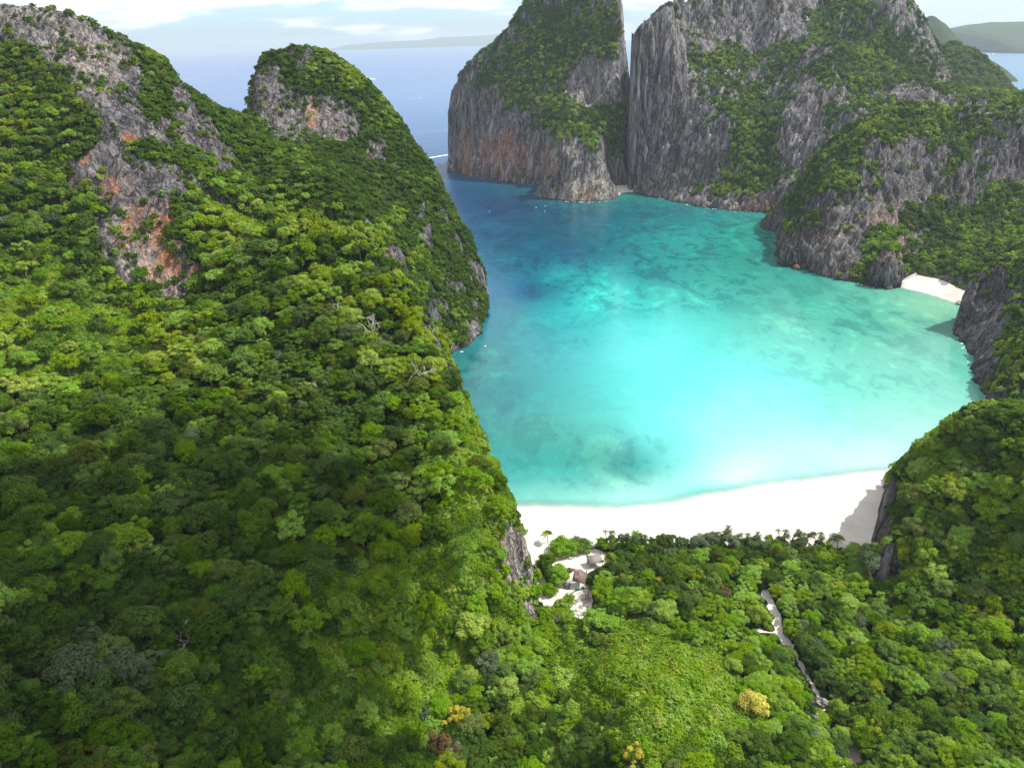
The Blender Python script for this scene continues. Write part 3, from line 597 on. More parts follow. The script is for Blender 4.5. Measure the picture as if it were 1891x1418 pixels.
for key, d in LAND.items():
    X, Y, Z = d['X'], d['Y'], d['Z']
    gy, gx = np.gradient(Z, d['step']); gyb, gxb = np.gradient(blur(Z, 6), d['step'])
    slope = .5 * np.hypot(gx, gy) + .5 * np.hypot(gxb, gyb)
    px, py, dep = project(np.stack([X, Y, Z], -1))
    a, s0, b, wl = RULE[key]
    sc = a * (np.minimum(slope, 5) - s0) + b * fbm(X, Y, wl, 4, 31) + blob(px, py, ROCK_BLOBS[key], 34)
    if key in ('massif', 'east', 'tower', 'midr'):
        sc = sc + .35 * sstep(16, 4, Z) + .25 * ridged(X, Y, wl * .5, 2, 77)
    veg = sstep(.28, -.12, sc)
    sand = np.zeros_like(Z)
    if key == 'valley': sand = sand_mask(px, py, Z); veg = 1 - sand
    if key in ('cove', 'farcove'): sand = sstep(6, 4, Z); veg = 1 - sand
    d['veg'] = veg; d['sand'] = sand; d['slope'] = slope; d['px'] = px; d['py'] = py
    n = np.stack([-gx, -gy, np.ones_like(gx)], -1); d['N'] = n / np.linalg.norm(n, axis=-1, keepdims=True)
    fl = -5.5
    keep = ~((Z[:-1, :-1] < fl) & (Z[1:, :-1] < fl) & (Z[:-1, 1:] < fl) & (Z[1:, 1:] < fl))
    stain = np.clip(blob(px, py, STAIN_BLOBS[key]), 0, 1)
    pale = np.clip(blob(px, py, PALE_BLOBS.get(key, []), 20), 0, 1)
    V = np.stack([X, Y, Z], -1).reshape(-1, 3).copy()
    if key in ('massif', 'tower', 'east', 'midr', 'left'):     # small ledges: push steep faces in and out along their own slope direction
        hn = np.stack([-gx, -gy], -1); hl = np.linalg.norm(hn, axis=-1, keepdims=True) + 1e-6
        led = (perlin(Z / 6.0, X * .05 + Y * .05, 3) + .6 * perlin(Z / 2.6, X * .11 + Y * .08, 9)) * sstep(.9, 2.0, slope) * (1.0 if key != 'left' else .7)
        V[:, :2] += (hn / hl * led[..., None]).reshape(-1, 2)
    at = {'veg': veg.ravel(), 'stain': stain.ravel(), 'sand': sand.ravel(), 'pale': pale.ravel()}
    parts = [(NAMES[key], LLAB[key], keep)]
    if key == 'left':
        cx = .25 * (X[:-1, :-1] + X[1:, 1:]) * 2; cy = .5 * (Y[:-1, :-1] + Y[1:, 1:])
        dome = (cy > 352 + 0 * cx) & (cx > -112 - (cy - 352) * .42)
        parts = [(NAMES[key], LLAB[key], keep & ~dome), ('headland_hill', 'rounded headland with a grey cliff band behind the left hill', keep & dome)]
    for nm, lab, kp in parts:
        V2, F2, a2 = compact(V, grid_faces(d['nx'], d['ny'], kp), at)
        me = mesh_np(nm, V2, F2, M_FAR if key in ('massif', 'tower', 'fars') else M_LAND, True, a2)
        tag(link(nm, me), lab, None, None, 'structure')

# far islands on the horizon, each a ridge with real depth
def far_island(name, lab, prof, Y, depth, seed):
    """prof: (px, py) skyline points; the ridge runs across the view at Y metres and slopes to the water on both sides"""
    P = np.array([at_y(a, b, Y) for a, b in prof]); xs = np.linspace(P[0, 0], P[-1, 0], 160); h = np.maximum(np.interp(xs, P[:, 0], P[:, 2]), 0)
    ts = np.linspace(-1, 1, 41); X, T = np.meshgrid(xs, ts); H = np.interp(X, xs, h)
    Z = H * np.maximum(0, 1 - np.abs(T) ** 1.5) + .16 * H * fbm(X, T * depth, depth * .5, 4, seed) * (1 - np.abs(T)) - 3 * (np.abs(T) > .98)
    V = np.stack([X, Y + T * depth + 0 * X, Z], -1).reshape(-1, 3)
    n = len(V); me = mesh_np(name, V, grid_faces(160, 41, np.ones((40, 159), bool)), M_FAR, True, {'veg': np.full(n, 1.0), 'stain': np.zeros(n), 'sand': np.zeros(n)})
    tag(link(name, me), lab, None, None, 'structure')
far_island('distant_island', 'long blue hazy island across the strait on the right', [(1738,90),(1748,62),(1762,52),(1790,46),(1815,42),(1850,39),(1900,37),(2000,36),(2150,60),(2200,95)], 5100, 900, 3)
far_island('distant_headland', 'small dark wooded headland in front of the hazy island', [(1690,90),(1700,44),(1716,36),(1735,46),(1752,62),(1770,76),(1786,90)], 2600, 300, 5)
far_island('horizon_hills', 'faint pale blue hills on the horizon over the open sea', [(600,96),(640,84),(690,80),(740,76),(790,72),(850,68),(900,66),(960,60),(1040,66),(1120,90)], 19000, 1500, 7)

# ------------------------------------------------------------------ the sea
def build_water():
    xs = np.unique(np.concatenate([np.linspace(-25000, -700, 24), np.arange(-700, -60, 40), np.arange(-60, 300, 2.5), np.arange(300, 1000, 40), np.linspace(1000, 25000, 24)]))
    ys = np.unique(np.concatenate([[-300, -100, 60, 150], np.arange(200, 900, 2.5), np.arange(900, 1500, 25), np.linspace(1500, 20500, 40)]))
    X, Y = np.meshgrid(xs, ys)
    S = lambda r, g, b: [((v / 255 + .055) / 1.055) ** 2.4 for v in (r, g, b)]
    cp = [  # places on the water and the colour the water has there
     (700,130,122,158,205),(380,110,126,160,206),(400,160,116,152,202),(800,120,124,160,206),(780,230,84,124,178),(830,300,44,96,146),(860,350,10,74,112),(900,400,8,80,118),(950,380,8,72,108),(1000,430,8,86,114),(1060,400,10,90,112),(1150,395,16,108,122),(1150,355,30,140,130),
     (860,420,10,86,124),(890,480,12,102,132),(915,540,18,112,150),(950,480,12,102,128),(900,620,34,128,140),(870,670,46,134,134),(840,690,46,136,138),
     (1250,395,20,120,128),(1330,402,28,140,138),(1410,408,40,150,140),(1200,440,24,138,140),(1300,450,32,156,148),(1400,450,42,152,140),(1430,480,46,142,132),
     (1050,470,14,100,130),(1120,470,18,118,134),(1000,540,18,112,138),(960,580,26,138,150),(1080,520,40,176,176),(1130,545,58,200,194),(1060,560,44,182,184),(1200,520,44,160,160),(1300,520,50,166,156),(1400,540,62,170,156),(1500,520,62,164,148),
     (1250,600,72,208,202),(1180,650,80,220,218),(1330,640,74,208,200),(1450,600,80,186,168),(1550,600,84,184,164),(1650,570,104,190,164),(1700,565,130,200,170),(1650,650,96,190,168),(1740,600,110,184,160),
     (1000,640,40,160,166),(1080,640,52,180,184),(950,720,34,140,146),(1050,720,50,172,172),(1100,700,60,190,188),(1200,720,84,220,216),(1300,720,104,234,228),(1420,720,120,238,230),(1550,720,104,212,194),(1680,720,112,206,186),(1760,720,110,200,182),
     (900,800,42,140,140),(980,800,56,158,150),(1060,800,62,168,158),(1130,840,58,150,144),(1180,870,74,172,164),(1050,880,72,178,168),(950,880,66,176,168),(1220,800,108,226,220),(1300,850,156,246,238),(1400,800,158,246,240),(1500,800,160,246,236),(1600,790,150,228,212),(1680,780,150,222,206),(1720,800,160,224,208),
     (980,925,128,210,196),(1100,925,146,222,210),(1200,915,160,232,222),(1350,895,168,244,236),(1450,870,184,248,240),(1600,850,196,246,238),(1350,912,100,210,200)]
    P = np.array([at_z(a, b, 0)[:2] for a, b, *_ in cp]); C = np.array([S(*c[2:]) for c in cp])
    # distances compressed with range so far colours vary slowly
    q = lambda x, y: (x / (np.abs(y) + 150) * 500, np.log(np.maximum(y, 60) + 100) * 420)
    px_, py_ = q(P[:, 0], P[:, 1]); m = rbf_fit(np.c_[px_, py_], C, 10, .6)
    Xc = np.clip(X, -900, 600); Yc = np.clip(Y, 150, 2500); Q = q(Xc, Yc)
    body = np.clip(rbf_eval(m, Q[0], Q[1]), .0015, .85)
    body *= .58
    px, py, dep = project(np.stack([X, Y, 0 * X], -1))
    vis = dep > 1
    reef = np.clip(.16 + blob(px, py, [(1050,440,180,80,10,1.0),(1280,440,210,70,8,.9),(1200,520,200,60,0,.7),(1500,560,200,60,10,.35),(880,680,60,40,0,.9),(1010,560,130,110,0,.3),(1120,850,120,60,0,.55),(950,800,90,80,0,.35),(1600,640,200,100,0,.3),(1500,700,220,110,0,.12),(1160,360,60,20,0,.5)]), 0, 1) * (Y < 900)
    body[Y > 1250] *= 1.0
    gz = np.maximum.reduce([sample(k, X, Y) for k in ('valley', 'cove', 'farcove')])
    op = np.where(gz > -40, sstep(.22, -.95, gz), 1.0)
    chop = np.clip(.08 + .35 * sstep(250, 900, Y) + .45 * sstep(600, 1600, Y), 0, .8) + blob(px, py, [(845,340,60,60,0,.35)])
    V = np.stack([X, Y, 0 * X], -1).reshape(-1, 3)
    me = mesh_np('sea', V, grid_faces(len(xs), len(ys), np.ones((len(ys) - 1, len(xs) - 1), bool)), M_WATER, True,
                 {'body': body.reshape(-1, 3), 'reef': reef.ravel(), 'opacity': op.ravel(), 'chop': chop.ravel()})
    tag(link('sea', me), 'turquoise bay water deepening to dark blue open sea', None, None, 'structure')
build_water()
def build_seabed():
    xs = np.linspace(-25500, 25500, 6); ys = np.linspace(-400, 21000, 6); X, Y = np.meshgrid(xs, ys)
    n = X.size; me = mesh_np('seabed', np.stack([X, Y, 0 * X - 9], -1).reshape(-1, 3), grid_faces(6, 6, np.ones((5, 5), bool)), M_LAND, False, {'veg': np.zeros(n), 'stain': np.zeros(n), 'sand': np.ones(n)})
    tag(link('seabed', me), 'sandy seabed under the sea', None, None, 'structure')
build_seabed()
# ------------------------------------------------------------------ plants
def unit(v): return v / (np.linalg.norm(v, axis=-1, keepdims=True) + 1e-9)
def rand_dirs(rg, n): return unit(rg.normal(size=(n, 3)))
def leaves_np(rg, C, Nn, size, tone, aspect=.5, fold=.18):
    n = len(C); t = unit(np.cross(Nn, rand_dirs(rg, n))); b = np.cross(Nn, t); s = (size * rg.uniform(.65, 1.35, n))[:, None]
    V = np.stack([C - t * s, C + b * s * aspect + Nn * s * fold, C + t * s, C - b * s * aspect + Nn * s * fold], 1).reshape(-1, 3)
    return V, np.arange(4 * n).reshape(-1, 4), np.repeat(tone, 4)
def tube_np(path, rad, k=6):
    path = np.asarray(path, float); V = []; n = len(path)
    for i, p in enumerate(path):
        d = unit(path[min(i + 1, n - 1)] - path[max(i - 1, 0)]); a = unit(np.cross(d, [.3, .9, .2])); b = np.cross(d, a)
        th = np.arange(k) * 2 * math.pi / k; V.append(p + rad[i] * (np.cos(th)[:, None] * a + np.sin(th)[:, None] * b))
    Fc = [[i * k + j, i * k + (j + 1) % k, (i + 1) * k + (j + 1) % k, (i + 1) * k + j] for i in range(n - 1) for j in range(k)]
    return np.concatenate(V), np.array(Fc)
def crown_np(form, ncl, nleaf, leaf, seed):
    """a crown of unit radius about the origin: leaves in uneven clumps over a dome, and the clump centres for the limbs"""
    rg = np.random.default_rng(seed); cs = []; rs = []; fl = []
    for i in range(ncl):
        g = (i + .5) / ncl; th = i * 2.39996 + rg.uniform(-.5, .5)
        if form == 'round':
            z = 1 - 1.22 * g; q = math.sqrt(max(0, 1 - min(1, abs(z)) ** 2)); d = .70 * rg.uniform(.78, 1.12)
            cs.append((q * math.cos(th) * d, q * math.sin(th) * d, z * d * .74)); rs.append(rg.uniform(.20, .40)); fl.append(.8)
        elif form == 'flat':
            r = math.sqrt(g) * .88; cs.append((r * math.cos(th), r * math.sin(th), .26 - .42 * r * r + rg.uniform(-.16, .16))); rs.append(rg.uniform(.19, .36)); fl.append(.5)
        elif form == 'tall':
            z = 1.15 - 1.9 * g; q = .52 * math.sqrt(max(.05, 1 - (z / 1.25) ** 2)) * rg.uniform(.75, 1.2)
            cs.append((q * math.cos(th), q * math.sin(th), z * .8)); rs.append(rg.uniform(.20, .34)); fl.append(.9)
        else:      # loose: few far-flung sprays with gaps
            z = .9 - 1.1 * g; q = math.sqrt(max(0, 1 - z * z)); d = rg.uniform(.45, .95)
            cs.append((q * math.cos(th) * d, q * math.sin(th) * d, z * d * .7)); rs.append(rg.uniform(.15, .30)); fl.append(.65)
    cs = np.array(cs); rs = np.array(rs); fl = np.array(fl)
    an = np.arctan2(cs[:, 1], cs[:, 0]); lob = 1 + .22 * np.sin(2 * an + seed) + .16 * np.sin(3 * an + 2.1 * seed) + rg.uniform(-.08, .12, ncl)
    cs[:, :2] *= lob[:, None]; cs[:, 2] += rg.uniform(-.10, .16, ncl)
    ct = rg.uniform(0, 1, ncl)
    w = rs ** 2; k = rg.choice(ncl, nleaf, p=w / w.sum())
    D = rand_dirs(rg, nleaf); D[:, 2] = np.where(D[:, 2] < -.35, -D[:, 2], D[:, 2])
    rr = rs[k] * (1 - .35 * rg.uniform(0, 1, nleaf) ** 2) * (1 + .22 * rg.normal(size=nleaf) * .5)
    P = cs[k] + D * rr[:, None] * np.stack([np.ones(nleaf), np.ones(nleaf), fl[k]], -1)
    Nn = unit(.75 * D + np.array([0, 0, .45]) + .55 * rand_dirs(rg, nleaf))
    tone = np.clip(.15 + .45 * ct[k] + .45 * rg.uniform(0, 1, nleaf), 0, 1)
    V, Fc, T = leaves_np(rg, P, Nn, leaf, tone)
    return V, Fc, T, cs
def trunk_np(cs, h, seed, r0=.075):
    rg = np.random.default_rng(seed + 100); V = []; Fc = []; n = 0
    top = np.array([rg.uniform(-.08, .08), rg.uniform(-.08, .08), .15])
    def add(p, r, k):
        nonlocal n
        v, f = tube_np(p, r, k); V.append(v); Fc.append(f + n); n += len(v)
    fork = np.array([top[0] * .5, top[1] * .5, -h * .38])
    add([(0, 0, -h - .25), (.02, -.02, -h * .7), fork, top], [r0 * 1.35, r0, r0 * .8, r0 * .25], 7)
    for i in rg.choice(len(cs), min(7, len(cs)), replace=False):
        c = cs[i]; s = fork + (top - fork) * rg.uniform(.0, .6)
        add([s, s + (c - s) * .5 + np.array([0, 0, .06]), c * .96], [r0 * .48, r0 * .33, r0 * .12], 5)
    return np.concatenate(V), np.concatenate(Fc)

LIB = bpy.data.collections.new('plant_kinds')          # source plants for the undergrowth and the distant woods
LIBX = {}                                                # collection per layer -> list of names
def lib_add(coll, me, name):
    o = bpy.data.objects.new(name, me); coll.objects.link(o)

TREE_FORMS = [('round', 30, 3900, .074), ('round', 22, 3200, .082), ('round', 40, 4400, .068), ('flat', 28, 3400, .074), ('flat', 20, 2900, .080), ('tall', 24, 3000, .076), ('loose', 26, 2500, .080), ('loose', 36, 3000, .074)]
FORM_WORD = {'round': 'round-crowned', 'flat': 'flat-topped', 'tall': 'narrow upright', 'loose': 'loose-crowned'}
TREE_H = 1.15
_forms = []
for i, (fm, nc, nl, ls) in enumerate(TREE_FORMS):
    V, Fc, T, cs = crown_np(fm, nc, nl, ls, 40 + i); tv, tf = trunk_np(cs, TREE_H, 40 + i)
    _forms.append((V, Fc, T, tv, tf))
PALS = list(PAL)    # ordered from dark to bright
CROWN_ME, TRUNK_ME = {}, {}
def crown_mesh(i, pal):
    if (i, pal) not in CROWN_ME:
        V, Fc, T, tv, tf = _forms[i]; CROWN_ME[i, pal] = mesh_np('tree_crown', V, Fc, M_LEAF[pal], False, {'tone': T})
    return CROWN_ME[i, pal]
def trunk_mesh(i):
    if i not in TRUNK_ME: TRUNK_ME[i] = mesh_np('tree_trunk', _forms[i][3], _forms[i][4], M_BARK, True)
    return TRUNK_ME[i]
def whole_tree_mesh(i, pal, low=None):
    V, Fc, T, tv, tf = _forms[i]
    if low is not None: V, Fc, T, cs = crown_np(*low, 70 + i)
    me = mesh_np('tree', np.r_[V, tv], np.r_[Fc, tf + len(V)], M_LEAF[pal], False, {'tone': np.r_[T, np.zeros(len(tv))]})
    me.materials.append(M_BARK); mi = np.zeros(len(me.polygons), np.int32); mi[len(Fc):] = 1
    me.polygons.foreach_set('material_index', mi); return me
def patch_np(seed, n=300, leaf=.13, hgt=.30):
    """a one-metre-radius carpet of creeper leaves with small humps"""
    rg = np.random.default_rng(seed); a = rg.uniform(0, 2 * math.pi, n); r = np.sqrt(rg.uniform(0, 1, n)) * (1.05 + .1 * np.sin(a * 3 + seed))
    x = r * np.cos(a); y = r * np.sin(a); h = hgt * (.55 + .9 * perlin(x * 1.7, y * 1.7, seed)) * (1 - .6 * r * r)
    P = np.stack([x, y, h + rg.uniform(-.06, .10, n)], -1)
    Nn = unit(np.stack([.5 * x, .5 * y, np.full(n, .8)], -1) + .42 * rand_dirs(rg, n))
    return leaves_np(rg, P, Nn, leaf, np.clip(rg.normal(.55, .17, n), 0, 1), .62)

def gn_scatter(name, coll, P, rot, scl, idx, label):
    """ONE object: points that each carry a plant of the collection"""
    me = bpy.data.meshes.new(name); me.vertices.add(len(P)); me.vertices.foreach_set('co', np.asarray(P, np.float32).ravel())
    for k, t, a in (('rot', 'FLOAT_VECTOR', rot), ('scl', 'FLOAT_VECTOR', scl)):
        at = me.attributes.new(k, t, 'POINT'); at.data.foreach_set('vector', np.asarray(a, np.float32).ravel())
    at = me.attributes.new('idx', 'INT', 'POINT'); at.data.foreach_set('value', np.asarray(idx, np.int32))
    o = link(name, me)
    ng = bpy.data.node_groups.new(name + '_scatter', 'GeometryNodeTree')
    ng.interface.new_socket('Geometry', in_out='INPUT', socket_type='NodeSocketGeometry'); ng.interface.new_socket('Geometry', in_out='OUTPUT', socket_type='NodeSocketGeometry')
    N = ng.nodes.new; L = ng.links.new
    gi = N('NodeGroupInput'); go = N('NodeGroupOutput'); ins = N('GeometryNodeInstanceOnPoints'); ci = N('GeometryNodeCollectionInfo')
    ci.inputs['Collection'].default_value = coll; ci.inputs['Separate Children'].default_value = True; ci.inputs['Reset Children'].default_value = True
    def na(nm, t):
        x = N('GeometryNodeInputNamedAttribute'); x.data_type = t; x.inputs['Name'].default_value = nm; return x.outputs[0]
    e2r = N('FunctionNodeEulerToRotation'); L(na('rot', 'FLOAT_VECTOR'), e2r.inputs[0])
    L(gi.outputs[0], ins.inputs['Points']); L(ci.outputs[0], ins.inputs['Instance']); ins.inputs['Pick Instance'].default_value = True
    L(na('idx', 'INT'), ins.inputs['Instance Index']); L(e2r.outputs[0], ins.inputs['Rotation']); L(na('scl', 'FLOAT_VECTOR'), ins.inputs['Scale'])
    L(ins.outputs[0], go.inputs[0])
    md = o.modifiers.new('scatter', 'NODES'); md.node_group = ng
    tag(o, label, None, None, 'stuff'); return o
def euler_to(nrm, spin):
    """XYZ Euler angles that tilt +Z to nrm after a spin about Z (vectorised): R = Rz(az) Ry(tilt) Rz(spin)"""
    tilt = np.arccos(np.clip(nrm[:, 2], -1, 1)); az = np.arctan2(nrm[:, 1], nrm[:, 0])
    ca, sa, ct, st_, cs, ss = np.cos(az), np.sin(az), np.cos(tilt), np.sin(tilt), np.cos(spin), np.sin(spin)
    R00 = ca * ct * cs - sa * ss; R10 = sa * ct * cs + ca * ss; R20 = -st_ * cs; R21 = st_ * ss; R22 = ct
    return np.stack([np.arctan2(R21, R22), -np.arcsin(np.clip(R20, -1, 1)), np.arctan2(R10, R00)], -1)

def sample_land(key, per_m2, rg, weight=None):
    """random points over a land surface, even per square metre of its real (sloping) surface"""
    d = LAND[key]; st = d['step']; X, Y, Z = d['X'], d['Y'], d['Z']
    A = st * st * np.sqrt(1 + np.minimum(d['slope'], 6) ** 2)
    w = A * d['veg'] * (Z > 1.0) if weight is None else A * weight * (Z > .5)
    inv = (d['px'] > -260) & (d['px'] < 2150) & (d['py'] > -260) & (d['py'] < 1680); w = (w * inv).ravel()
    n = int(w.sum() * per_m2)
    if n == 0: return np.zeros((0, 3)), np.zeros((0, 3)), np.zeros(0)
    k = rg.choice(w.size, n, p=w / w.sum())
    x = X.ravel()[k] + rg.uniform(-.5, .5, n) * st; y = Y.ravel()[k] + rg.uniform(-.5, .5, n) * st
    return np.stack([x, y, sample(key, x, y)], -1), d['N'].reshape(-1, 3)[k], d['slope'].ravel()[k]
def thin(P, R, f):
    """keep points in order unless nearer than f*(r1+r2) to one already kept"""
    cell = 2 * f * R.max(); G = {}; keep = np.zeros(len(P), bool); Pl = P.tolist(); Rl = R.tolist()
    for i, p in enumerate(Pl):
        c = (int(p[0] // cell), int(p[1] // cell), int(p[2] // cell)); r = Rl[i]; ok = True
        for a in (-1, 0, 1):
            for b in (-1, 0, 1):
                for e in (-1, 0, 1):
                    for j in G.get((c[0] + a, c[1] + b, c[2] + e), ()):
                        q = Pl[j]; m = f * (r + Rl[j])
                        if (p[0] - q[0]) ** 2 + (p[1] - q[1]) ** 2 + (p[2] - q[2]) ** 2 < m * m: ok = False; break
                    if not ok: break
                if not ok: break
            if not ok: break
        if ok: keep[i] = True; G.setdefault(c, []).append(i)
    return keep
def visible(P, steps=70):
    t = np.linspace(.03, .985, steps)
    ok = np.ones(len(P), bool)
    for s in t:
        q = O3 + (P - O3) * s
        ok &= ground(q[:, 0], q[:, 1]) < q[:, 2] + .5
    return ok
# where creepers rather than trees cover the ground (places on the photograph)
VINE = {'left': [(260,1120,380,280,0,.42),(835,680,26,60,-20,1.0),(865,765,26,60,-22,1.0),(900,850,30,60,-22,1.0),(935,930,34,60,-24,1.0),(965,1010,34,70,-10,1.2),(985,1080,34,90,0,1.2),(130,610,200,110,10,1.0),(60,500,90,50,0,.8),(800,1200,190,150,20,1.3),(860,1060,80,110,0,1.1),(700,1120,120,80,20,.9),(890,900,60,110,-20,.9),(840,800,40,80,-20,.7),(500,1250,260,110,0,.55),(650,1330,120,90,0,.7),(1000,1180,40,70,0,.8)],
        'valley': [(1225,1285,190,118,22,1.3),(1040,1170,40,60,0,.6),(1200,1150,60,30,0,.3)], 'right': [(1690,1000,60,60,0,.4),(1720,860,90,50,-30,.5)]}
# how the leaf colours mix: base weights and places that shift them; headland shade painted as darker leaves, spur sunlight as brighter
BASE_W = {'left': dict(dark=.9, mid=1.5, bright=.4, gold=.05, olive=.28, grey=.06, russet=.0), 'valley': dict(dark=.7, mid=1.4, bright=.8, gold=.2, olive=.25, grey=.08, russet=.0),
          'right': dict(dark=.4, mid=1.3, bright=1.6, gold=.12, olive=.2, grey=.05), 'midr': dict(dark=.3, mid=1, bright=.8, gold=.3, olive=.3),
          'east': dict(dark=.6, mid=1.2, bright=.6, gold=.15, olive=.3, grey=.1), 'massif': dict(dark=.7, mid=1.2, bright=.5, gold=.1, olive=.3, grey=.1), 'tower': dict(dark=.8, mid=1.2, bright=.5, gold=.12, olive=.2), 'fars': dict(dark=1, mid=1, olive=.5)}
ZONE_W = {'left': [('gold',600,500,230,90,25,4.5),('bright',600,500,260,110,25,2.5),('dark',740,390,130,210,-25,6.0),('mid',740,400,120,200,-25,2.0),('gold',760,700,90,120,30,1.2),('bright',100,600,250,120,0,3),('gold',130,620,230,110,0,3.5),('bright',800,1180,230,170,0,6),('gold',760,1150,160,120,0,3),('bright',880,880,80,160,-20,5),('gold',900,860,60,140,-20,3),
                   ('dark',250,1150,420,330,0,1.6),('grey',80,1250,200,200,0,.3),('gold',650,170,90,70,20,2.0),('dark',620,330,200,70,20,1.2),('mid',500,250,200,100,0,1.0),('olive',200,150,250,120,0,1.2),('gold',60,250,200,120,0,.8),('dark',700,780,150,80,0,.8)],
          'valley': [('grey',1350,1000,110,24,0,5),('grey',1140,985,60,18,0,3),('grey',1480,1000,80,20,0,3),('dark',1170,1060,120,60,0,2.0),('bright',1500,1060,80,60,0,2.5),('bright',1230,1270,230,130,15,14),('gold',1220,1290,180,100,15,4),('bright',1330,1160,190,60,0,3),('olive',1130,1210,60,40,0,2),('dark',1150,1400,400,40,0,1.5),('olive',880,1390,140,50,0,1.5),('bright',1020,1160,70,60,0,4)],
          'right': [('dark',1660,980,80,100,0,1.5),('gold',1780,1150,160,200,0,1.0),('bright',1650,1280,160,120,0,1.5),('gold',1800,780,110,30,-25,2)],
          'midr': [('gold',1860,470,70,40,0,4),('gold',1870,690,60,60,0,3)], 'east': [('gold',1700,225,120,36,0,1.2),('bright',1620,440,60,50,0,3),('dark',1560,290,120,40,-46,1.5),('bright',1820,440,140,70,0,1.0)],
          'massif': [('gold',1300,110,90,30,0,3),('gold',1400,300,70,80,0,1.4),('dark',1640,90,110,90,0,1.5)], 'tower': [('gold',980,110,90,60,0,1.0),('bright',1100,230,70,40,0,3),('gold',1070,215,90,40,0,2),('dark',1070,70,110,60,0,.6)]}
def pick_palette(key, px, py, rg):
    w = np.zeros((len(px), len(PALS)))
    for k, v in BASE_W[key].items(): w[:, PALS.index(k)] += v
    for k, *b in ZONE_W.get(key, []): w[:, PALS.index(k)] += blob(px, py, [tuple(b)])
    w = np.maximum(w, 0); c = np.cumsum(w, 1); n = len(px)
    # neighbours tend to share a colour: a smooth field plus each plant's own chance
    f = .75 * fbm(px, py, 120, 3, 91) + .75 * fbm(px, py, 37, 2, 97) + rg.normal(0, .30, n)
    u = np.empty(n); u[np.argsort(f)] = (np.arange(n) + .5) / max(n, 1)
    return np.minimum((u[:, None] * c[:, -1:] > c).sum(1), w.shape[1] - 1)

rg = np.random.default_rng(7)
SPECIAL = [(1388,1322,3.2,0,'yellow','rounded yellow tree right of the creeper mound'),(852,1345,3.4,6,'yellow','tree with yellow leaf sprays in a dark gap at the bottom'),(1168,1412,2.7,6,'yellow','pale yellow tree at the bottom edge below the creeper mound'),
 (815,1402,3.4,7,'russet','reddish brown tree at the bottom edge beside the olive crowns'),(1335,1108,2.6,6,'russet','reddish brown tree in the dark wood left of the path'),(1480,1178,2.9,0,'grey','grey-green round tree close to the right of the sand path'),(1503,1215,3.0,2,'grey','silvery grey-green tree right of the lower sand path'),
 (1432,1212,1.9,0,'grey','small dark grey-green bush tree just left of the path bend'),(1455,1222,2.3,2,'olive','dark olive round tree beside the path below its fork'),(1158,1135,3.3,3,'bright','bright flat-topped tree in the dark wood behind the hut'),(1132,1052,3.0,0,'gold','yellow-green tree beside the flat grey shelter'),(170,880,5.2,0,'olive','largest domed olive tree on the shaded left hillside'),(1215,1085,1.7,5,'yellow','slim tree with yellow leaves in the middle of the dark wood')]
# ---- canopy trees of the two near hills and the valley
ALL = []
for key, r0, r1, dens, f in (('left', 2.0, 5.0, .30, .52), ('valley', 1.7, 3.8, .32, .50), ('right', 1.9, 4.4, .30, .52)):
    P, Nn, sl_ = sample_land(key, dens, rg)
    z = P[:, 2]; px, py, dep = project(P); R = r0 + (r1 - r0) * rg.beta(1.6, 2.2, len(P))
    if key == 'left': R *= (1 - .48 * sstep(292, 390, P[:, 1])) * (1 - .5 * np.clip(blob(px, py + 12, ROCK_BLOBS['left'], 34) * 1.4, 0, 1))
    vine = np.clip(blob(px, py, VINE[key]), 0, 1)
    tpx, tpy, _ = project(P + np.array([0, 0, 1.0]) * (1.3 * R)[:, None]); vine = np.maximum(vine, np.clip(blob(tpx, tpy, VINE[key]), 0, 1))
    ok = (rg.uniform(0, 1, len(P)) > vine * (.95 if key != 'valley' else 1.0)) & (ground(P[:, 0], P[:, 1]) < z + .6)
    if key == 'valley':
        R *= 1 - .22 * sstep(1060, 1010, py) * (py < 1060)
        ok &= (px > 1004) | (py > 1190)
        for a, b in ((0, -.3), (0, -1.6), (.9, -1.1), (-.9, -1.1), (.6, -.5), (-.6, -.5)):
            q = P + np.stack([a * R, 0 * R, (TREE_H + (-b - 1.1)) * R], -1); qx, qy, _ = project(q)
            ok &= (blob(qx, qy, CLEARING) + near_line(qx, qy, PATH, 8) + near_line(qx, qy, PATH2, 7) + near_line(qx, qy, TRACK, 7) + near_line(qx, qy, SIDE, 4) + blob(qx, qy, [(1572,1402,30,18,-20,1.0)]) < .35)
        ok &= (z > 2.5) & (py > 1003)
    if key == 'right': ok &= (P[:, 2] > 2.4)
    if key in SKYLINE:
        tp2 = lambda: project(P + np.array([0, 0, 1.0]) * (2.0 * R)[:, None])[:2]
        ax_, ay_ = tp2(); R = np.where(ay_ < sky_y(key, ax_, P[:, 1]) - 2, R * .55, R); ax_, ay_ = tp2(); ok &= ay_ > sky_y(key, ax_, P[:, 1]) - 9
        spx = R / np.maximum(np.linalg.norm(P - O3, axis=1), 1) * FPX; sg = 1 if key == 'left' else -1
        ok &= (tpy > sky_y(key, tpx, P[:, 1]) - (5 if key == 'left' else 3)) & (tpy + .2 * spx > sky_y(key, tpx + sg * .8 * spx, P[:, 1]) - 6)
    if key in ('right', 'valley'): ok &= ~((px > 1530) & (px < 1648) & (py < 1032))
    for a in SPECIAL: ok &= np.hypot(px - a[0], py - a[1]) > a[2] * 4.6
    P, Nn, R, px, py, sl_ = P[ok], Nn[ok], R[ok], px[ok], py[ok], sl_[ok]
    k = thin(P, R, f); P, Nn, R, px, py, sl_ = P[k], Nn[k], R[k], px[k], py[k], sl_[k]
    ALL.append((key, P, Nn, R, px, py, sl_))
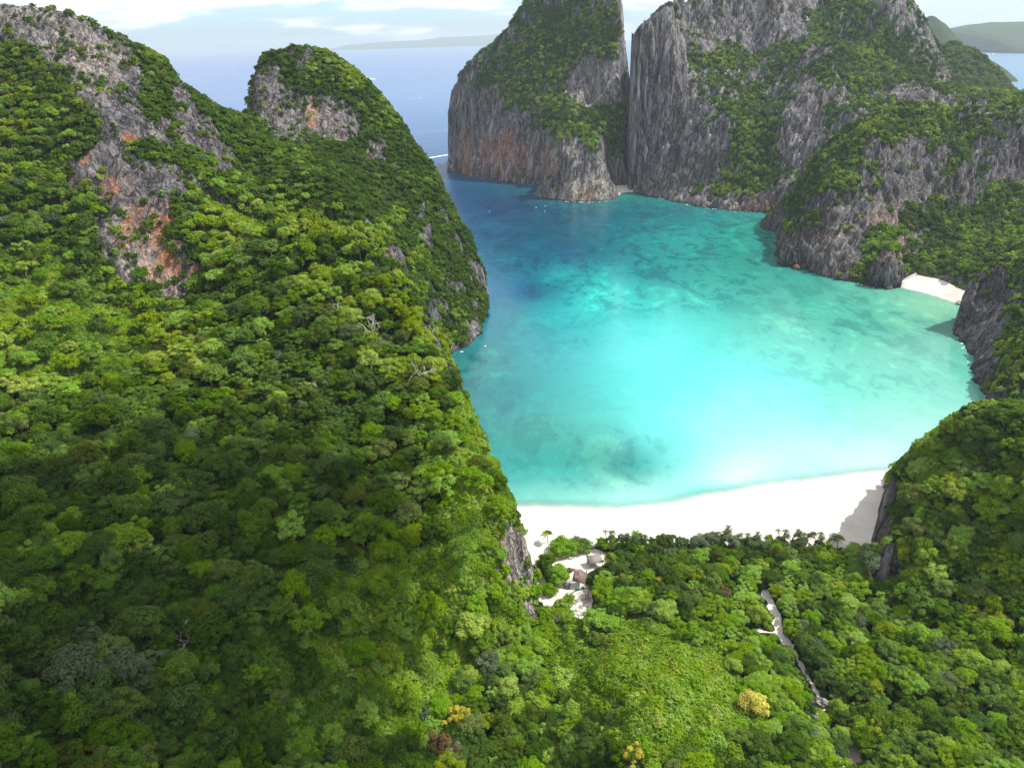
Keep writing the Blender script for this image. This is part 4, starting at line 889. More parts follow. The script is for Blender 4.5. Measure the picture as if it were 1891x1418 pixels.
TK = np.concatenate([[a[0]] * len(a[1]) for a in ALL]); TP = np.concatenate([a[1] for a in ALL]); TN = np.concatenate([a[2] for a in ALL]); TR = np.concatenate([a[3] for a in ALL])
TX = np.concatenate([a[4] for a in ALL]); TY = np.concatenate([a[5] for a in ALL]); TS = np.concatenate([a[6] for a in ALL])
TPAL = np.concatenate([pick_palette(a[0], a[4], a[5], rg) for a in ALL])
TF = rg.choice(len(TREE_FORMS), len(TP), p=np.array([.22, .17, .25, .06, .05, .04, .10, .11]))
# trunks shorter on steep ground: the crown hugs the slope and leans outwards a little
TH = TREE_H * np.clip(1.15 - .25 * TS, .45, 1.05)
lean = unit(TN * np.array([.5, .5, 0]) * np.clip(TS - .4, 0, 1)[:, None] + np.array([0, 0, 1.0]))
dist = np.linalg.norm(TP - O3, axis=1)
top = TP + lean * (TH * TR)[:, None]
tx, ty, td = project(top)
size = TR / dist * FPX
inframe = (tx > -.4 * size) & (tx < 1891 + .4 * size) & (ty > -.4 * size) & (ty < 1418 + .4 * size) & (td > 1)
vis = inframe & visible(top + np.array([0, 0, 1.0]) * (.55 * TR)[:, None])
score = np.where(vis, size, 0)
order = np.argsort(-score); IND = order[:288]; is_ind = np.zeros(len(TP), bool); is_ind[IND] = True; is_ind &= score > 0
print('trees', len(TP), 'visible', vis.sum(), 'smallest individual px', score[IND].min())
PAL_WORD = dict(dark='dark green', mid='mid-green', bright='bright green', gold='yellow-green', olive='olive green', grey='grey-green', yellow='yellow', russet='reddish brown')
def zone(key, x, y):
    if key == 'left':
        if y > 1280: c = 'along the bottom edge at the foot of the left hill' if x > 450 else 'in the bottom left corner of the shaded hillside'
        elif y > 980: c = 'beside the creeper slope of the left hill' if x > 560 else 'on the shaded lower hillside on the left'
        elif y > 760: c = 'near the bay-side rim of the left hill' if x > 560 else 'across the middle of the left hillside'
        else: c = 'on the sunlit spur above the bay' if x > 330 else 'below the orange-streaked rock face'
        return c
    if key == 'valley':
        if y > 1300: return 'at the bottom below the creeper mound'
        if x > 1450: return 'beside the sand path near the right hill'
        if y < 1080: return 'just behind the white beach'
        return 'on the valley floor above the creeper mound'
    if y > 1250: return 'at the foot of the right hill'
    return 'on the upper slope of the right hill' if y < 1000 else 'on the middle slope of the right hill'
def tree_object(i):
    fi = int(TF[i]); pal = PALS[TPAL[i]]; p = TP[i]; r = float(TR[i])
    t = empty('broadleaf_tree', p - np.array([0, 0, .3]), 0.0, r); t.scale = (r * rg.uniform(.86, 1.18), r * rg.uniform(.86, 1.18), r * rg.uniform(.85, 1.15))
    ax = Vector((0, 0, 1)).rotation_difference(Vector(lean[i])); t.rotation_mode = 'QUATERNION'
    t.rotation_quaternion = ax @ Vector((0, 0, 1)).rotation_difference(Vector((0, 0, 1)))
    q = Matrix.Rotation(rg.uniform(0, 6.283), 4, 'Z').to_quaternion(); t.rotation_quaternion = ax @ q
    zn = zone(TK[i], tx[i], ty[i])
    tag(t, f"{PAL_WORD[pal]} {FORM_WORD[TREE_FORMS[fi][0]]} tree {zn}", 'tree', 'broadleaf trees ' + zn)
    for nm, me in (('trunk', trunk_mesh(fi)), ('crown', crown_mesh(fi, pal))):
        c = link(nm, me, t); c.location = (0, 0, float(TH[i]))
for i in np.where(is_ind)[0]: tree_object(i)
# ---- every other tree of the near woods: one mass
near_lib = bpy.data.collections.new('near_tree_kinds'); NI = {}
mid_lib = bpy.data.collections.new('mid_tree_kinds')
LOWF = [('round', 20, 1300, .105), ('round', 26, 1400, .10), ('loose', 20, 1000, .11), ('round', 14, 1200, .11)]
nforms = [0, 2, 3, 6, 7]; used = ['dark', 'mid', 'bright', 'gold', 'olive', 'grey', 'russet']
n = 0
for pal in used:
    for fi in nforms:
        lib_add(near_lib, whole_tree_mesh(fi, pal), 'k%03d' % n); NI[pal, fi] = n; n += 1
MI = {}; n = 0
for pal in used:
    for j, lf in enumerate(LOWF):
        lib_add(mid_lib, whole_tree_mesh(j, pal, lf), 'k%03d' % n); MI[pal, j] = n; n += 1
rest = ~is_ind
near = rest & (dist < 300); far_ = rest & (dist >= 300)
for mask, lib, nm, lab, table, opts in ((near, near_lib, 'woodland', 'closed canopy of smaller trees between the large crowns on the near hills', NI, nforms), (far_, mid_lib, 'hill_forest', 'forest covering the farther slopes of the left hill and headland', MI, range(4))):
    k = np.where(mask)[0]
    fi = rg.choice(list(opts), len(k)); ix = [table[PALS[TPAL[a]], b] for a, b in zip(k, fi)]
    s = TR[k][:, None] * np.stack([rg.uniform(.82, 1.22, len(k)), rg.uniform(.82, 1.22, len(k)), rg.uniform(.8, 1.2, len(k))], -1)
    gn_scatter(nm, lib, top[k], euler_to(lean[k], rg.uniform(0, 6.28, len(k))), s, ix, lab)
# ---- creepers
vine_lib = bpy.data.collections.new('creeper_kinds'); VI = {}; n = 0
for pal in ('dark', 'mid', 'bright', 'gold', 'olive'):
    for j in range(3):
        V, Fc, T = patch_np(200 + j, 300, .135, .62); lib_add(vine_lib, mesh_np('creeper_patch', V, Fc, M_LEAF[pal], False, {'tone': T}), 'k%03d' % n); VI[pal, j] = n; n += 1
vp = {'dark': 'mid', 'olive': 'olive', 'grey': 'mid', 'russet': 'olive', 'yellow': 'gold'}
for key, lab in (('left', 'bright leafy creepers draped over the left hillside'), ('valley', 'bright green creeper carpet over the rounded mound at the bottom'), ('right', 'creepers hanging over the right hill')):
    d = LAND[key]; v = np.clip(blob(d['px'], d['py'], VINE[key]), 0, 1) * d['veg']
    P, Nn, sl_ = sample_land(key, .95, rg, np.where(v > .15, v, 0))
    ok = ground(P[:, 0], P[:, 1]) < P[:, 2] + .4; P, Nn = P[ok], Nn[ok]
    px, py, _ = project(P); pa = pick_palette(key, px, py, rg)
    hump = np.clip(fbm(P[:, 0], P[:, 1] + P[:, 2], 6, 4, 55, .6), -.6, .9)
    P = P + Nn * (.25 + 3.0 * np.maximum(hump, -.1))[:, None]
    up_n = unit(Nn + np.array([0, 0, .35])); s = rg.uniform(1.1, 2.0, len(P))
    ix = [VI[vp.get(PALS[a], PALS[a]), b] for a, b in zip(pa, rg.integers(0, 3, len(P)))]
    gn_scatter('creepers', vine_lib, P, euler_to(up_n, rg.uniform(0, 6.28, len(P))), s[:, None] * np.ones(3), ix, lab)
# ---- undergrowth below and between the trees
bush_lib = bpy.data.collections.new('bush_kinds'); BI = {}; n = 0
BF = [('round', 10, 420, .17), ('loose', 12, 380, .17), ('round', 7, 300, .20)]
for pal in used:
    for j, b in enumerate(BF):
        V, Fc, T, cs = crown_np(*b, 300 + j); lib_add(bush_lib, mesh_np('bush', V, Fc, M_LEAF[pal], False, {'tone': T}), 'k%03d' % n); BI[pal, j] = n; n += 1
for key, dens, rr, lab in (('left', .16, (1.0, 2.2), 'low bushes between the trees of the left hill'), ('valley', .22, (.7, 1.5), 'low bushes on the valley floor'), ('right', .18, (1.0, 2.0), 'low bushes on the right hill')):
    P, Nn, sl_ = sample_land(key, dens, rg); px, py, _ = project(P)
    vine = np.clip(blob(px, py, VINE[key]), 0, 1)
    ok = (ground(P[:, 0], P[:, 1]) < P[:, 2] + .5) & (rg.uniform(0, 1, len(P)) > vine * (.6 if key != 'valley' else .72))
    if key == 'valley':
        ok &= (P[:, 2] > 2.5) & (sand_mask(px, py, P[:, 2]) < .3)
        q = P + np.array([0, 0, 1.2]); qx, qy, _ = project(q); ok &= blob(qx, qy, CLEARING) + near_line(qx, qy, PATH, 10) + near_line(qx, qy, PATH2, 6) + blob(qx, qy, [(1572,1402,30,18,-20,1.0)]) + near_line(qx, qy, TRACK, 5) < .4
    P, Nn, px, py = P[ok], Nn[ok], px[ok], py[ok]
    s = rg.uniform(*rr, len(P)); P = P + Nn * (.35 * s)[:, None]; pa = pick_palette(key, px, py, rg)
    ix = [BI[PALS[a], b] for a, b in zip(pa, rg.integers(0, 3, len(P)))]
    gn_scatter('undergrowth', bush_lib, P, euler_to(unit(Nn + np.array([0, 0, .6])), rg.uniform(0, 6.28, len(P))), s[:, None] * np.ones(3), ix, lab)
# ---- scrub forest on the cliffs across the bay
far_lib = bpy.data.collections.new('scrub_kinds'); FI = {}; n = 0
FF = [('round', 9, 260, .22), ('loose', 10, 220, .22), ('round', 12, 320, .20)]
for pal in used:
    for j, b in enumerate(FF):
        V, Fc, T, cs = crown_np(*b, 400 + j); lib_add(far_lib, mesh_np('scrub', V, Fc, M_LEAF[pal], False, {'tone': T}), 'k%03d' % n); FI[pal, j] = n; n += 1
for key, dens, rr, lab in (('left', .012, (1.0, 3.4), 'shrubs rooted in the cracks of the upper left rock face'), ('midr', .14, (1.2, 2.6), 'scrub on the dark cliff behind the right hill'), ('east', .085, (1.6, 3.4), 'scrub forest on the fluted ridge and around the small cove'), ('massif', .060, (1.8, 3.8), 'hanging forest on ledges of the massif'), ('tower', .070, (1.8, 3.8), 'forest on the crown and ledges of the tower'), ('fars', .02, (3, 5.5), 'forest on the shoulder sloping to the sea')):
    P, Nn, sl_ = sample_land(key, dens, rg); px, py, _ = project(P)
    P2, N2, s2 = sample_land(key, dens * .10, rg, .12 + 0 * LAND[key]['veg']) if key != 'left' else sample_land(key, .085, rg, (1 - LAND[key]['veg']) * sstep(.35, .6, .5 + fbm(LAND[key]['X'], LAND[key]['Y'] + LAND[key]['Z'], 16, 3, 71)))
    if key == 'left': P, Nn = P[:0], Nn[:0]      # single shrubs in cracks of the bare rock
    nb = len(P); P = np.r_[P, P2]; Nn = np.r_[Nn, N2]; px, py, _ = project(P)
    s = rr[0] + (rr[1] - rr[0]) * rg.beta(1.3, 2.4, len(P)); s[nb:] *= .7
    if key == 'east': ok = (blob(px, py, [(1715,541,66,13,22,1.0)]) < .3) & (P[:, 2] > 2.0)
    else: ok = P[:, 2] > 2.5
    P, Nn, s, px, py = P[ok], Nn[ok], s[ok], px[ok], py[ok]
    P = P + Nn * (.30 * s)[:, None]; pa = pick_palette(key, px, py, rg)
    ix = [FI[PALS[a], b] for a, b in zip(pa, rg.integers(0, 3, len(P)))]
    gn_scatter('cliff_scrub', far_lib, P, euler_to(unit(Nn + np.array([0, 0, 1.0])), rg.uniform(0, 6.28, len(P))), s[:, None] * np.stack([np.ones(len(s)), np.ones(len(s)), rg.uniform(.8, 1.3, len(s))], -1), ix, lab)
    print(key, len(P))
# ------------------------------------------------------------------ single plants one can pick out
def ground_at(px, py, it=40):
    """the first land or water surface along the ray through a place of the photograph"""
    d = ray(px, py); t = np.concatenate([np.arange(60, 420, .5), np.arange(420, 1500, 2)]) ; P = O3 + d[None] * (t / np.linalg.norm(d))[:, None]
    g = ground(P[:, 0], P[:, 1]); hit = np.where(P[:, 2] <= np.maximum(g, 0))[0]
    p = P[hit[0]].copy() if len(hit) else at_z(px, py, 0); p[2] = max(float(ground(np.array([p[0]]), np.array([p[1]]))[0]), 0.0); return p
def special_tree(px, py, r, fi, pal, label, h=TREE_H, cat='tree', name='broadleaf_tree'):
    p = ground_at(px, py); t = empty(name, p, rg.uniform(0, 6.28), r); tag(t, label, cat)
    for nm, me in (('trunk', trunk_mesh(fi)), ('crown', crown_mesh(fi, pal))):
        c = link(nm, me, t); c.location = (0, 0, h)
for a in SPECIAL: special_tree(*a)
def bare_tree_mesh(seed, spread=1.0):
    r = np.random.default_rng(seed); V = []; Fc = []; n = 0
    def grow(p, d, L, rad, k):
        nonlocal n
        q = p + d * L * .55 + r.normal(size=3) * L * .07; e = p + d * L + r.normal(size=3) * L * .10
        v, f = tube_np([p, q, e], [rad, rad * .8, rad * .55], 5); V.append(v); Fc.append(f + n); n += len(v)
        if k == 0: return
        for _ in range(r.integers(2, 4)):
            nd = unit(d + r.normal(size=3) * .62 * spread + np.array([0, 0, .12])); grow(e, nd, L * r.uniform(.55, .8), rad * .58, k - 1)
    grow(np.zeros(3), unit(np.array([.15, .1, 1.0])), 3.4, .22, 1)
    base = len(V); VT, FT = np.concatenate(V), np.concatenate(Fc); V, Fc, n = [], [], 0
    for _ in range(4): grow(np.array([.4, .3, 3.2]), unit(r.normal(size=3) * .7 + np.array([0, 0, .9])), 2.2, .13, 3)
    return (VT, FT), (np.concatenate(V), np.concatenate(Fc))
for i, (px, py, s, lab) in enumerate([(688,640,1.5,'bleached bare tree forking above the sunlit spur canopy'),(262,990,1.2,'bare grey tree leaning out of the shaded lower hillside'),(778,712,1.3,'dead tree with brown twigs at the bay-side rim of the left hill'),(598,742,1.2,'thin pale bare tree rising in the middle of the left hillside'),(352,1200,1.2,'small white dead branches in the dark lower hillside'),(640,600,1.2,'pale forked dead limbs above the spur behind the bleached tree')]):
    p = ground_at(px, py); t = empty('dead_tree', p - np.array([0, 0, .4]), i * 1.7, s * (1.0 if i not in (1, 4) else .72)); tag(t, lab, 'dead tree', 'dead bare trees on the left hill')
    (tv, tf), (bv, bf) = bare_tree_mesh(500 + i)
    link('trunk', mesh_np('dead_trunk', tv, tf, M_DEADWOOD, True), t); link('branches', mesh_np('dead_branches', bv, bf, M_DEADWOOD, True), t)

def rosette_np(rg_, c, n, L, w, droop):
    V = []; Fc = []; k = 0
    for i in range(n):
        a = i * 2.4 + rg_.uniform(-.3, .3); e = rg_.uniform(.05, 1.1); d = np.array([math.cos(a) * math.cos(e), math.sin(a) * math.cos(e), math.sin(e)]); s = np.array([-math.sin(a), math.cos(a), 0])
        pts = [c + d * L * u + np.array([0, 0, -droop * L * u * u]) for u in (0.05, .4, .75, 1.0)]
        for u, p in zip((.6, 1.0, .7, .08), pts): V += [p - s * w * u, p + s * w * u]
        Fc += [[k, k + 1, k + 3, k + 2], [k + 2, k + 3, k + 5, k + 4], [k + 4, k + 5, k + 7, k + 6]]; k += 8
    return np.array(V), np.array(Fc), np.clip(rg_.normal(.55, .2, len(V)), 0, 1)
def pandanus(seed):
    r = np.random.default_rng(seed); tv, tf = [], []; n = 0; heads = []
    def add(p, rad):
        nonlocal n
        v, f = tube_np(p, rad, 6); tv.append(v); tf.append(f + n); n += len(v)
    fork = np.array([r.uniform(-.3, .3), r.uniform(-.3, .3), 2.2]); add([(0, 0, -.3), (.05, 0, 1.0), fork], [.17, .14, .12])
    for i in range(r.integers(4, 7)):
        a = r.uniform(0, 6.28); e = fork + np.array([math.cos(a) * r.uniform(.6, 1.7), math.sin(a) * r.uniform(.6, 1.7), r.uniform(.8, 2.4)])
        add([fork, (fork + e) / 2 + np.array([0, 0, -.15]), e], [.10, .085, .07]); heads.append(e)
    RV, RF, RT_, k = [], [], [], 0
    for e in heads:
        v, f, t_ = rosette_np(r, e, 34, 1.15, .055, .55); RV.append(v); RF.append(f + k); RT_.append(t_); k += len(v)
    return (np.concatenate(tv), np.concatenate(tf)), (np.concatenate(RV), np.concatenate(RF), np.concatenate(RT_))
_pv = []
for s in (1, 2, 3):
    (tv, tf), (lv, lf, lt) = pandanus(600 + s); _pv.append((mesh_np('pandanus_trunk', tv, tf, M_BARK, True), mesh_np('pandanus_leaves', lv, lf, M_LEAF['grey'], False, {'tone': lt})))
PANDS = [(1072,1010,.9),(1122,1010,1.15),(1150,1012,1.0),(1165,1010,1.1),(1185,1013,.9),(1222,1012,.8),(1300,1008,1.1),(1318,1008,1.0),(1332,1006,1.3),(1350,1010,1.2),(1372,1012,1.0),(1388,1012,1.1),(1408,1016,.9),(1440,1010,1.2),(1462,1008,1.1),(1484,1008,1.3),(1505,1012,1.1),(1528,1012,1.0),(1395,1024,1.2),(1345,1022,1.2),(1470,1022,1.1)]
for i, (px, py, s) in enumerate(PANDS):
    p = ground_at(px, py); t = empty('screw_pine', p, i * 2.1, s * 1.25)
    if i == 1: tag(t, 'tallest grey-green screw pine left of centre at the beach edge', 'screw pine', 'screw pines along the beach edge')
    else: tag(t, 'spiky grey-green screw pine with forked stems at the beach edge', 'screw pine', 'screw pines along the beach edge')
    link('trunk', _pv[i % 3][0], t); link('crown', _pv[i % 3][1], t)
def palm(px, py, h, L, pal, label, seed):
    r = np.random.default_rng(seed); p = ground_at(px, py); t = empty('palm_tree', p, seed, 1.0); tag(t, label, 'palm')
    v, f = tube_np([(0, 0, -.3), (.1, .05, h * .5), (.3, .1, h)], [.16, .12, .10], 7); link('trunk', mesh_np('palm_trunk', v, f, M_BARK, True), t)
    V, Fc, T, k = [], [], [], 0
    for i in range(13):
        a = i * 2.4; e = r.uniform(.15, .95); c = np.array([.3, .1, h]); d = np.array([math.cos(a) * math.cos(e), math.sin(a) * math.cos(e), math.sin(e)]); s = np.array([-math.sin(a), math.cos(a), 0])
        for j in range(16):
            u = .12 + .88 * j / 15; b = c + d * L * u + np.array([0, 0, -.62 * L * u * u]); w = L * .30 * math.sin(math.pi * min(1, u * .92 + .06)) + .08
            for sg in (-1, 1):
                tip = b + s * sg * w + d * w * .55 + np.array([0, 0, -.35 * w]); q = d * .07 * L * .5
                V += [b - q, b + q, tip]; Fc.append([k, k + 1, k + 2]); T += [r.uniform(.3, .9)] * 3; k += 3
    link('crown', mesh_np('palm_fronds', np.array(V), np.array(Fc), M_LEAF[pal], False, {'tone': np.array(T)}), t)
palm(1012, 1003, 3.6, 2.6, 'bright', 'small palm at the left end of the beach beside the round bush', 3)
palm(1546, 1012, 3.4, 3.0, 'gold', 'yellowish palm at the right end of the beach greenery', 8)
palm(1524, 1020, 3.0, 2.6, 'bright', 'low green palm left of the yellowish palm by the beach', 11)
def round_bush(px, py, rx, pal, label, fi=0):
    p = ground_at(px, py); t = empty('beach_bush', p + np.array([0, 0, .1 * rx]), rg.uniform(0, 6), rx); t.scale = (rx, rx, rx * .75); tag(t, label, 'bush')
    c = link('crown', crown_mesh(fi, pal), t); c.location = (0, 0, .35)
    v, f = tube_np([(0, 0, -.2), (0, 0, .2), (.1, 0, .6)], [.05, .04, .02], 6); link('stem', mesh_np('bush_stem', v, f, M_BARK, True), t)
round_bush(1040, 1021, 5.0, 'bright', 'big round bright green bush on the sand beside the thatched hut', 2)
round_bush(1070, 1014, 4.0, 'mid', 'mid-green bush joined to the right of the big round bush', 0)
round_bush(1014, 1094, 2.9, 'bright', 'small rounded bush on the sand at the cliff foot')
round_bush(998, 1058, 1.2, 'mid', 'tiny bush on the sand against the cliff foot')
round_bush(1036, 1122, 2.6, 'gold', 'yellow-green shrub left of the green netting', 6)
round_bush(1052, 1110, 2.0, 'bright', 'leafy shrub inside the curve of green netting', 7)

# ------------------------------------------------------------------ rocks
def rock_np(seed, sx, sy, sz, rough=.28, nu=40, nv=24):
    th = np.linspace(0, 2 * math.pi, nu, endpoint=False); ph = np.linspace(.02, math.pi - .02, nv); T, Pp = np.meshgrid(th, ph)
    x, y, z = np.sin(Pp) * np.cos(T), np.sin(Pp) * np.sin(T), np.cos(Pp)
    r = 1 + rough * (fbm(x * 2 + y, z * 2 - y, 1.4, 4, seed) + .6 * ridged(x * 2.2 + z * .3, y * 2.2, .8, 3, seed + 4))
    V = np.stack([x * r * sx, y * r * sy, z * r * sz], -1).reshape(-1, 3)
    Fc = [[j * nu + i, (j + 1) * nu + i, (j + 1) * nu + (i + 1) % nu, j * nu + (i + 1) % nu] for j in range(nv - 1) for i in range(nu)]
    return V, np.array(Fc)
def rock(name, px, py, size, sink, mat, label, cat, seed, group=None, z=None):
    p = at_z(px, py, 0.0) if z == 0 else ground_at(px, py); v, f = rock_np(seed, *size); o = link(name, mesh_np(name, v, f, mat, True), None)
    o.location = p + np.array([0, 0, size[2] * (1 - sink)]); o.rotation_euler = (0, 0, seed); tag(o, label, cat, group); return o
_v, _f = rock_np(3, 6.5, 6.5, 10.5, .34, 64, 40); n_ = len(_v)
def crag(px, py, s, label, seed):
    v, f = rock_np(seed, *s, .34, 70, 44); o = link('sea_stack', mesh_np('sea_stack', v, f, M_LAND, True, {'veg': np.clip(.25 * v[:, 2] / s[2], 0, .4), 'stain': np.zeros(len(v)), 'sand': np.zeros(len(v))}))
    o.location = at_z(px, py, 0) + np.array([0, s[1] * .8, s[2] * .45]); tag(o, label, 'sea stack')
crag(1457, 492, (6.0, 6.0, 9.5), 'grey upright sea stack at the foot of the fluted ridge', 3)
crag(1640, 531, (9.5, 8.0, 12.0), 'lumpy grey crag at the left end of the far white cove', 6)
rock('boulder', 1471, 497, (2.6, 2.0, 1.7), .3, M_REDSTONE, 'red-brown boulder in the water beside the sea stack', 'boulder', 5, z=0)
rock('boulder', 1771, 561, (2.6, 1.6, 1.0), .3, M_STONE, 'flat dark rock at the right end of the far white cove', 'boulder', 7, z=0)
for i, (px, py, s) in enumerate([(1056,1137,.7),(1062,1141,.9),(1068,1136,.8),(1074,1132,1.0),(1066,1128,.6),(1078,1126,.7),(1071,1142,.6),(1060,1132,.5),(1083,1121,.6)]):
    rock('rubble_stone', px, py, (s, s * .8, s * .55), .25, M_PALESTONE, 'pale broken stone in the rubble heap beside the green netting', 'stone', 20 + i, 'pale stones of the rubble heap')
for i, (px, py, s, lab) in enumerate([(1483,1360,1.9,'grey jagged rock breaking through the greenery low on the mound side of the path'),(1493,1332,1.6,'grey rock above the jagged one at the mound edge near the path'),(1511,1304,1.3,'small grey rock at the top of the row beside the lower path')]):
    p = ground_at(px, py); v, f = rock_np(60 + i, s * 1.2, s * .8, s * 1.0, .45); o = link('outcrop', mesh_np('outcrop', v, f, M_STONE, True)); o.location = p + np.array([0, -1.0, 2.2]); tag(o, lab, 'rock')

# ------------------------------------------------------------------ the ruined huts and the green netting
def box_np(x0, x1, y0, y1, z0, z1):
    V = [(x, y, z) for z in (z0, z1) for x, y in ((x0, y0), (x1, y0), (x1, y1), (x0, y1))]
    return np.array(V, float), np.array([(3, 2, 1, 0), (4, 5, 6, 7), (0, 1, 5, 4), (1, 2, 6, 5), (2, 3, 7, 6), (3, 0, 4, 7)])
def join_np(lst):
    V, Fc, n = [], [], 0
    for v, f in lst: V.append(v); Fc.append(np.asarray(f) + n); n += len(v)
    return np.concatenate(V), np.concatenate(Fc)
def slab_np(a, b, c, d, th):
    """a thin panel through four corners, th thick"""
    q = np.array([a, b, c, d], float); nn = unit(np.cross(q[1] - q[0], q[3] - q[0])); V = np.r_[q, q - nn * th]
    return V, np.array([(0, 1, 2, 3), (7, 6, 5, 4), (4, 5, 1, 0), (5, 6, 2, 1), (6, 7, 3, 2), (7, 4, 0, 3)])
def bar_np(a, b, r): return tube_np([a, b], [r, r], 5)
def build_hut():
    p = ground_at(1064, 1076); t = empty('ruined_hut', p, math.radians(-14), 1.3); tag(t, 'collapsing hut with dark red and thatched roof on the sand clearing', 'hut')
    w, dpt, h, rh = 2.5, 2.5, 2.2, 3.7
    A, B, C_, D = (-w, -dpt, h - .3), (w, -dpt, h), (w, dpt, h), (-w, dpt, h); R1, R2 = (-.5, -.3, rh), (.9, .5, rh)
    for (x, y) in ((-2.2, -2.2), (2.2, -2.2), (2.2, 2.2), (-2.2, 2.2)): link('post', mesh_np('hut_post', *bar_np((x, y, -.3), (x, y, h + .1), .09), M_WOOD), t)
    link('thatched_roof', mesh_np('hut_thatch', *join_np([slab_np((-.6, -2.5, 2.3), B, R2, R1, .12), slab_np(B, (2.5, 1.2, 2.2), (1.5, .7, 3.2), R2, .12)]), M_THATCH), t)
    link('red_roof', mesh_np('hut_red_roof', *slab_np(D, (-2.5, -.6, 2.1), R1, (-.3, .4, rh), .10), M_REDROOF), t)
    raf = [bar_np(np.array(R1) * (1 - u) + np.array(R2) * u, np.array(D) * (1 - u) + np.array(C_) * u, .055) for u in np.linspace(.08, 1, 8)]
    raf += [bar_np(np.array(D) * (1 - u) + np.array(R1) * u, np.array(C_) * (1 - u) + np.array(R2) * u, .05) for u in (.25, .5, .75)]
    link('rafters', mesh_np('hut_rafters', *join_np(raf), M_DEADWOOD), t)
    sl_n = [bar_np((-2.3, -2.3 + q * .32, .15), (-2.2, -2.3 + q * .32, 2.0), .045) for q in range(12)]
    link('slat_wall', mesh_np('hut_slats', *join_np(sl_n), M_DEADWOOD), t)
    link('fallen_panel', mesh_np('hut_fallen_panel', *slab_np((-2.9, -2.9, .05), (-1.2, -3.2, .05), (-1.0, -2.4, 1.5), (-2.6, -2.2, 1.6), .08), M_THATCH), t)
build_hut()
def build_shelter():
    p = ground_at(1098, 1044); t = empty('flat_roofed_shelter', p, math.radians(12), .92); tag(t, 'low shelter with flat weathered grey roof under the trees by the clearing', 'shelter')
    link('roof', mesh_np('shelter_roof', *slab_np((-2.6, -2.0, 2.3), (2.6, -2.0, 2.3), (2.6, 2.0, 2.9), (-2.6, 2.0, 2.9), .10), M_GREYROOF), t)
    for x, y, z in ((-2.3, -1.8, 2.2), (2.3, -1.8, 2.2), (2.3, 1.8, 2.75), (-2.3, 1.8, 2.75)): link('post', mesh_np('shelter_post', *bar_np((x, y, -.3), (x, y, z), .08), M_WOOD), t)
    link('back_wall', mesh_np('shelter_wall', *box_np(-2.2, 2.2, 1.72, 1.80, 0, 2.5), M_WOOD), t)
build_shelter()
def net_fence(pix, h, label):
    P = [ground_at(*q) for q in pix]; t = empty('net_fence', P[0]); tag(t, label, 'fence', 'green net fences round the rubble')
    k = 8; q = []
    for a, b in zip(P[:-1], P[1:]): q += [a + (b - a) * i / k for i in range(k)]
    q.append(P[-1]); q = np.array(q) - P[0]; n = len(q); sag = np.array([h * (.78 + .22 * math.cos(i * 2 * math.pi / k)) for i in range(n)])
    wob = np.stack([.12 * np.sin(np.arange(n) * 1.3), .12 * np.cos(np.arange(n) * 1.7), 0 * sag], -1); up_ = np.stack([.25 + 0 * sag, -.45 + 0 * sag, sag], -1)
    V = np.r_[q + wob, q + wob * .5 + up_, q + wob + np.array([.03, .03, 0]), q + wob * .5 + up_ + np.array([.03, .03, 0])]
    Fc = [[i, i + 1, n + i + 1, n + i] for i in range(n - 1)] + [[2 * n + i + 1, 2 * n + i, 3 * n + i, 3 * n + i + 1] for i in range(n - 1)] + [[n + i, n + i + 1, 3 * n + i + 1, 3 * n + i] for i in range(n - 1)]
    link('netting', mesh_np('fence_net', V, np.array(Fc), M_NET, True), t)
    for a in P: link('post', mesh_np('fence_post', *bar_np(a - P[0] + np.array([0, 0, -.2]), a - P[0] + np.array([0, 0, h + .2]), .06), M_WOOD), t)
net_fence([(1052,1100),(1062,1092),(1074,1088),(1086,1087)], 1.5, 'upper curve of green netting right of the hut')
net_fence([(1049,1112),(1051,1130),(1058,1140),(1064,1146)], 1.5, 'lower strip of green netting beside the pale rubble')
for i, (px, py) in enumerate([(1076,1106),(1082,1100),(1086,1110)]):
    p = ground_at(px, py); v, f = join_np([bar_np(rg.normal(size=3) * .8 + np.array([0, 0, .5]), rg.normal(size=3) * 1.2 + np.array([0, 0, .6]), .05) for _ in range(26)]); o = link('brush_pile', mesh_np('brush_pile', v, f, M_WOOD)); o.location = p; tag(o, 'pile of dry brown branches behind the green netting', 'brush pile', 'brush piles behind the netting')

